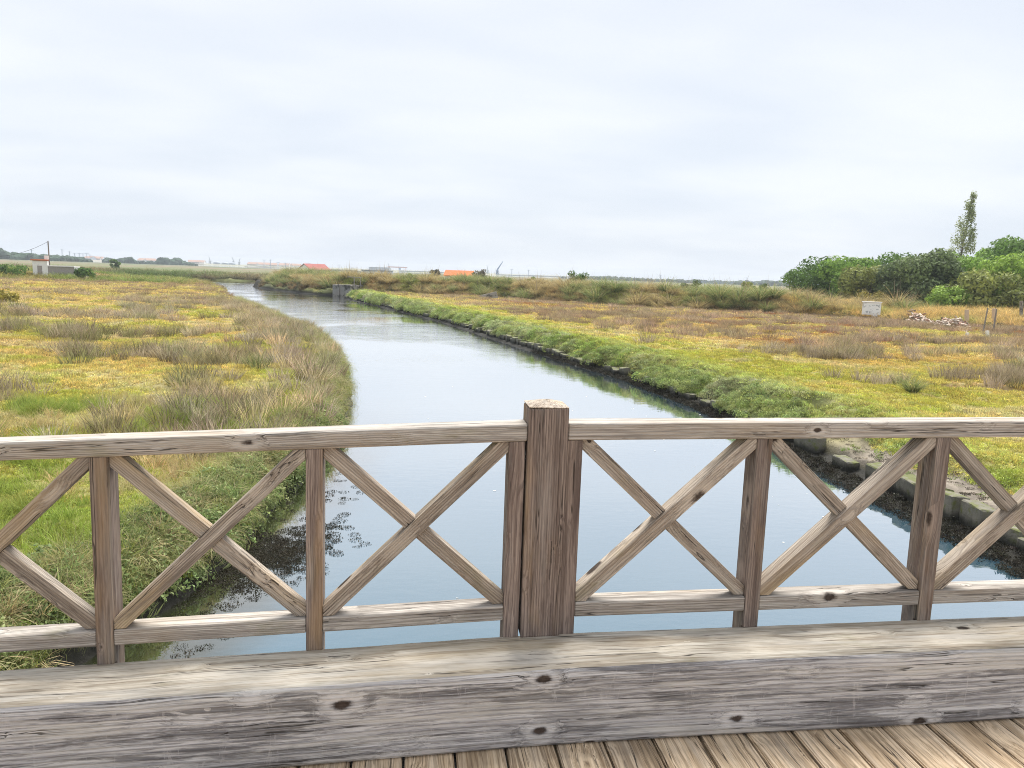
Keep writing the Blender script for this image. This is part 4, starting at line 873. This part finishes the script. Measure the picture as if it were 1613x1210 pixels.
b2 = Vector((b_.x, b_.y, .6)); V, F = [], []; tube(V, F, (0, 0, -.3), (0, 0, b_.z-.6+.2), .14, .1, 8); me = mesh('utility_pole', V, F); set_gc(me, [(v[2], v[0], v[1]+.1) for v in V], 1.); tag(link('utility_pole', me, M_OLDPOLE, None, b2), 'second wooden utility pole carrying the far end of the wire', 'pole')

# ------------------------------------------------------------------ far land, houses and harbour
def far_patch(name, x0, x1, y0, y1, z, c1, c2, nx=90, ny=40, edge=6.):
    X, Y = np.meshgrid(np.linspace(x0, x1, nx), np.linspace(0, 1, ny)); sc_ = (y1-y0)
    Yw = y0+Y*sc_+edge*(fbm(X*.02, X*0+y0, 3)-.5)*2
    e = np.minimum(np.minimum(Y*ny/1.5, (1-Y)*ny/1.5), 1); e = np.minimum(e, np.minimum((X-x0)/(x1-x0)*nx/1.5, (x1-X)/(x1-x0)*nx/1.5)); Z = z*np.clip(e, -1, 1)+.25*(fbm(X*.05, Yw*.05, 3)-.5)-.8*(1-np.clip(e, 0, 1))
    i = np.arange(nx*ny).reshape(ny, nx); F = np.stack([i[:-1, :-1], i[:-1, 1:], i[1:, 1:], i[1:, :-1]], -1).reshape(-1, 4)
    f = fbm(X*.03+z, Yw*.05, 4); c = mix3(np.tile(np.array(c1), f.shape+(1,)), np.array(c2), sst(f, .42, .6)); me = mesh(name, np.stack([X, Yw, Z], -1).reshape(-1, 3), F, c.reshape(-1, 3), True); return tag(link(name, me, M_FAR), kind='structure')
far_patch('far_marsh', -700, -26, 158, 250, .7, (.26, .21, .11), (.16, .19, .07))
far_patch('far_fields', -700, 900, 275, 480, .7, (.20, .15, .10), (.13, .15, .06), 120)
far_patch('far_meadow', -900, 1200, 530, 640, .6, (.16, .14, .085), (.12, .14, .07), 120)
far_patch('far_shore', -1800, 2200, 1060, 2600, 1.6, (.24, .25, .18), (.3, .28, .22), 120, 30, 30)
n = 2600; x = rng.uniform(-150, -27, n); y = 158+rng.gamma(1.2, 14, n); k = y < 245; x, y = x[k], y[k]; n = len(x); r_ = rng.uniform(1.2, 2.6, n)
c = mix3(np.tile(np.array((.24, .20, .10)), (n, 1)), np.array((.15, .20, .06)), sst(fbm(x*.06, y*.06, 3), .42, .6))
scatter('far_bank_reeds', 'drygrass', np.stack([x, y, np.full(n, .45)], -1), zrot(n), np.stack([r_*1.3, r_*1.3, r_*.8], -1), jit(c, n, .3), 'olive and brown reeds along the far bank of the channel', 'reeds')
# far woods: one mass of crowns
def far_wood(name, prof, lab, dist, col):
    V, F, CC = [], [], []; r = random.Random(name); ico = bmesh.new(); bmesh.ops.create_icosphere(ico, subdivisions=2, radius=1); iv = [v.co.copy() for v in ico.verts]; ifc = [[v.index for v in f.verts] for f in ico.faces]; ico.free()
    xs_ = np.array([q[0] for q in prof]); ts = np.array([q[1] for q in prof]); nn = int((xs_[-1]-xs_[0])*1.1)
    for i in range(nn):
        px = r.uniform(xs_[0], xs_[-1]); d_ = dist*r.uniform(.95, 1.12); tp = at(px, float(np.interp(px, xs_, ts))+r.uniform(0, 4.), d_); rad = min(r.uniform(2.5, 5.)*dist/900, max(tp.z-1, 1)); k0 = len(V); b = r.uniform(.7, 1.3)
        for v in iv:
            q = 1+.45*(r.random()-.5); V.append((tp.x+v.x*rad*1.1*q, tp.y+v.y*rad*q, tp.z-rad+v.z*rad*q*(1 if v.z > 0 else 2.0))); CC.append((col[0]*b, col[1]*b, col[2]*b))
        F += [tuple(j+k0 for j in f) for f in ifc]
    me = mesh(name, V, F, np.array(CC)); me.materials.append(M_FAR); tag(link(name, me), lab, 'woods', kind='stuff')
far_wood('far_wood', [(-60, 384), (0, 390), (12, 397), (30, 397), (60, 400), (100, 402), (130, 405), (143, 408)], 'long dark wooded rise on the far side of the flat fields', 700, (.04, .075, .04))
far_wood('far_grove', [(162, 409), (175, 404), (185, 409), (195, 404), (206, 404), (214, 410), (250, 411), (252, 405), (262, 405), (264, 408), (276, 408), (279, 405), (290, 411), (300, 413), (312, 416)], 'separate dark groves near the far shore of the estuary', 800, (.04, .08, .045))
far_wood('far_treeline', [(1090, 440), (1150, 442), (1210, 441), (1260, 444), (1330, 446), (1800, 460)], 'low hazy line of trees on the horizon beyond the embankment', 900, (.05, .08, .05))
far_wood('far_scrub', [(880, 435), (960, 434), (1000, 437), (1100, 441)], 'thin scrub line on the horizon behind the pampas', 900, (.06, .085, .05))
def house(name, px, base_z, dist, w, dp, wh, rh, yaw, wallm, roofm, lab, win=0, cat='house', group=None):
    p_ = at(px, 430, dist); o = empty(name, (p_.x, p_.y, base_z)); o.rotation_euler.z = yaw; tag(o, lab, cat, group)
    V = [(-w/2, -dp/2, 0), (w/2, -dp/2, 0), (w/2, dp/2, 0), (-w/2, dp/2, 0), (-w/2, -dp/2, wh), (w/2, -dp/2, wh), (w/2, dp/2, wh), (-w/2, dp/2, wh), (-w/2, 0, wh+rh*.97), (w/2, 0, wh+rh*.97)]
    link('wall', mesh('wall', V, [(0, 1, 5, 4), (1, 2, 6, 9, 5), (2, 3, 7, 6), (3, 0, 4, 8, 7)]), wallm, o)
    e = .25; t = .12; s_ = rh/(dp/2); V = []; F = []
    for sg in (-1, 1):
        k = len(V); y1 = sg*(dp/2+e); z1 = wh-e*s_
        V += [(-w/2-e, y1, z1+.02), (w/2+e, y1, z1+.02), (w/2+e, 0, wh+rh+.02), (-w/2-e, 0, wh+rh+.02), (-w/2-e, y1, z1+t), (w/2+e, y1, z1+t), (w/2+e, 0, wh+rh+t), (-w/2-e, 0, wh+rh+t)]
        F += [tuple(k+j for j in f) for f in ((0, 1, 2, 3), (4, 5, 6, 7), (0, 1, 5, 4), (1, 2, 6, 5), (3, 0, 4, 7))]
    link('roof', mesh('roof', V, F), roofm, o)
    for i in range(win):
        x = -w/2+w*(i+.7)/(win+.4); boxm('window', [(x-.35, x+.35, -dp/2-.03, -dp/2+.02, wh*.4, wh*.8)], M_DARK, o)
    return o
house('red_roofed_house', 495, 1.0, 230, 6.2, 6.4, 1.5, 1.5, R(38), M_WHITE, M_RED, 'white gabled house with a dull red roof behind the embankment', 2)
house('orange_roofed_house', 724, 1.2, 150, 5.0, 3.0, 1.45, .85, R(-16), M_WHITE, M_ORANGE, 'small white house with a bright orange roof behind the embankment', 2)
def shed(name, px, top, dist, w, base_z, mat, lab, dp=8., win=0, cat='building', roofm=None, group=None, yaw=0.):
    a = at(px, top, dist); h = a.z-base_z; o = empty(name, (a.x, a.y, base_z)); o.rotation_euler.z = yaw; tag(o, lab, cat, group); t = max(.12, h*.07)
    boxm('wall', [(-w/2, w/2, 0, dp, -.5, h-t)], mat, o); boxm('roof', [(-w/2-t, w/2+t, -t*2, dp+t, h-t+.002, h)], roofm or M_GREYR, o)
    for i in range(win):
        x = -w/2+w*(i+.5)/win; boxm('window', [(x-w/win*.22, x+w/win*.22, -.04*dp*.1, .05, h*.3, h*.65)], M_DARK, o)
    return o
shed('low_white_building', 594, 425.5, 200, 7.6, .9, M_WHITE, 'long low white building with a thin grey roof behind the sluice', 5, 5)
shed('low_white_building', 543, 426, 260, 9.5, .9, M_WHITE, 'low white building between the red-roofed house and the sluice', 5, 4)
shed('low_white_building', 533, 424.5, 420, 18, .9, M_CREAM, 'pale flat building showing above the low white one', 8, 6)
shed('grey_warehouse', 597, 421, 1150, 29, 1.5, M_GREYR, 'big blue-grey warehouse on the far shore beside the portal crane', 40, 0, roofm=M_STEEL)
shed('white_shed', 820, 433.5, 900, 50, 1.2, M_WHITE, 'long white shed on the far shore beyond the blue crane', 30, 0); shed('white_shed', 862, 434.5, 900, 60, 1.2, M_WHITE, 'second long white shed reaching towards the round dark bush', 30)
shed('grey_shed', 1133, 443.5, 700, 26, 1.0, M_GREYR, 'long flat grey shed on the horizon beyond the squat bush', 20); shed('quay_building', 700, 429, 1000, 40, 1.2, M_STEEL, 'grey quay building behind the orange-roofed house', 20)
shed('quay_building', 655, 427, 1100, 46, 1.2, M_STEEL, 'pale quay building between the portal crane and the orange-roofed house', 20)
for i, (px, tp, w) in enumerate(((142, 407, 11), (150, 405.5, 13), (158, 407, 10), (225, 411, 9), (238, 411.5, 12), (306, 412.5, 14), (316, 413, 12), (400, 415, 16), (414, 414.5, 14), (426, 416, 18), (448, 418.5, 14), (458, 419, 16), (467, 419, 12))):
    a_ = house('town_house', px, 1.6, 1120+20*(i % 4), w, 10, max(2., at(px, tp, 1120).z-1.6-2.5), 2.5, R((i*37) % 50-25), M_CREAM if i % 2 else M_WHITE, M_FARTILE, 'pale house with a tiled roof in the far town', 0, 'house', 'houses of the far town')
# viaduct
p0_ = at(388, 420.5, 1000); p1_ = at(500, 424.5, 1060); o = empty('viaduct', (p0_.x, p0_.y, 0)); tag(o, 'long low viaduct on piers across the far water', 'bridge'); L_ = (p1_-p0_).length; o.rotation_euler.z = math.atan2(p1_.y-p0_.y, p1_.x-p0_.x)
boxm('deck', [(0, L_, -4, 4, p0_.z-1.2, p0_.z+.5)], M_CREAM, o)
for i in range(12): boxm('pier', [(L_*(i+.5)/12-.8, L_*(i+.5)/12+.8, -3, 3, -.8, p0_.z-1.202)], M_CREAM, o)
# domed tanks
for i, (px, tp, w) in enumerate(((342, 411.5, 5.), (355, 412.5, 5.), (366, 413, 4.6))):
    p_ = at(px, 418, 1250); b_ = at(px, tp, 1250); bm = bmesh.new(); bmesh.ops.create_uvsphere(bm, u_segments=20, v_segments=10, radius=1)
    for v in bm.verts: v.co.z = max(v.co.z, -.1)
    bmesh.ops.scale(bm, vec=(w, w, (b_.z-2)*.55), verts=bm.verts); bmesh.ops.translate(bm, vec=(0, 0, (b_.z-2)*.45), verts=bm.verts)
    o = empty('domed_store', (p_.x, p_.y, 1.6)); tag(o, 'grey domed store on the far quay', 'tank', 'domed stores on the far quay'); me = bpy.data.meshes.new('dome'); bm.to_mesh(me); bm.free(); link('dome', me, M_GREYR, o); boxm('base', [(-w*.95, w*.95, -w*.7, w*.7, 0, (b_.z-2)*.44)], M_STEEL, o)
# cranes
def bars(name, segs, mat, parent, r_=.5):
    V, F = [], []
    for a, b_ in segs: tube(V, F, a, b_, r_, r_, 4)
    return link(name, mesh(name, V, F), mat, parent)
p_ = at(626, 430, 1200); tz = at(626, 421, 1200).z-1.6; w = 12.5; o = empty('portal_crane', (p_.x, p_.y, 1.6)); tag(o, 'pale red portal crane with two legs and a long girder on the far shore', 'crane')
bars('leg', [((-w, -4, 0), (-w, 0, tz)), ((-w, 4, 0), (-w, 0, tz))], M_PINK, o, .75); bars('leg', [((w, -4, 0), (w, 0, tz)), ((w, 4, 0), (w, 0, tz))], M_PINK, o, .75); bars('girder', [((-w-2, 0, tz), (w+2, 0, tz))], M_PINK, o, 1.1); boxm('trolley', [(2, 5, -1.5, 1.5, tz-3.5, tz-1.2)], M_BLUE, o)
def jib_crane(px, base, top, jx, jy, dist, mat, lab, r_=.6):
    p_ = at(px, base, dist); o = empty('dock_crane', (p_.x, p_.y, 1.4)); tag(o, lab, 'crane', None); t = at(px, top, dist); j = at(jx, jy, dist); T = Vector((0, 0, t.z-1.4)); J = Vector((j.x-p_.x, j.y-p_.y, j.z-1.4))
    bars('tower', [((-1.5, -1.5, 0), tuple(T)), ((1.5, -1.5, 0), tuple(T)), ((0, 1.5, 0), tuple(T))], mat, o, r_); bars('jib', [(tuple(T*.72), tuple(J)), (tuple(T), tuple(T.lerp(J, .75)))], mat, o, r_*.8); boxm('cab', [(-1.8, 1.8, -1.5, 1.5, T.z*.55, T.z*.75)], mat, o)
jib_crane(783, 435, 424, 792, 412, 1000, M_BLUE, 'blue dock crane with a raised jib behind the twiggy bush', .75); jib_crane(768, 434, 424, 767, 418, 1250, M_STEEL, 'pale thin crane between the twiggy bush and the blue crane'); jib_crane(614, 430, 422, 611.5, 415, 1250, M_STEEL, 'slim crane rising beside the portal crane')
jib_crane(331, 416, 409, 329, 404, 1250, M_STEEL, 'slim grey crane beside the domed stores nearer the groves'); jib_crane(368, 415, 410, 365.5, 405, 1300, M_STEEL, 'grey crane standing over the last domed store'); jib_crane(377, 417, 411, 378.5, 406.5, 1300, M_STEEL, 'grey crane beyond the domed stores towards the viaduct')
for i, (px, tp, bt) in enumerate(((50, 393, 402), (98, 392.5, 404), (110, 396, 405), (118, 399, 405), (125, 398.5, 406), (131, 399, 406), (137, 398.5, 407), (142, 401, 408), (416, 409, 418), (426, 409, 418), (438, 413, 420), (450, 414, 421), (534, 417, 425), (487, 414, 419), (806, 424, 434), (832, 425, 436), (1176, 437, 446), (1305, 446, 452), (1040, 433, 440))):
    p_ = at(px, bt, 760); t = at(px, tp, 760); o = empty('far_mast', (p_.x, p_.y, .6)); tag(o, 'thin mast standing on the horizon', 'mast', 'thin masts along the horizon'); bars('shaft', [((0, 0, -.6), (0, 0, t.z-.6))], M_STEEL, o, .28); bars('crossarm', [((-1.6, 0, (t.z-.6)*.93), (1.6, 0, (t.z-.6)*.93))], M_STEEL, o, .15)
# flecks of foam on the canal
V, F = [], []; r = random.Random(21)
for i in range(45):
    x, y = r.uniform(-1., 7.3), r.uniform(4.5, 24); s_ = r.uniform(.006, .022); k = len(V); m_ = 6
    for j in range(m_): a = 6.283*j/m_; q = s_*r.uniform(.5, 1.2); V.append((x+math.cos(a)*q*1.6, y+math.sin(a)*q, .004))
    V.append((x, y, .009)); F += [(k+j, k+(j+1) % m_, k+m_) for j in range(m_)]
tag(link('foam_flecks', mesh('foam_flecks', V, F), flat('foam', (.75, .76, .74), .8, .1)), 'small white flecks drifting on the canal', 'foam', kind='stuff')

# ------------------------------------------------------------------ haze
m, nt = newmat('haze_air'); v = nd(nt, 'ShaderNodeVolumePrincipled', {'Color': (.86, .92, 1., 1), 'Density': .00035, 'Anisotropy': .1}); nd(nt, 'ShaderNodeOutputMaterial', {1: v.outputs[0]})
hz = boxm('haze', [(-2800, 2800, -39, 2900, -2.2, 24)], m); tag(hz, 'pale sea haze lying over the whole marsh', 'haze', kind='stuff')
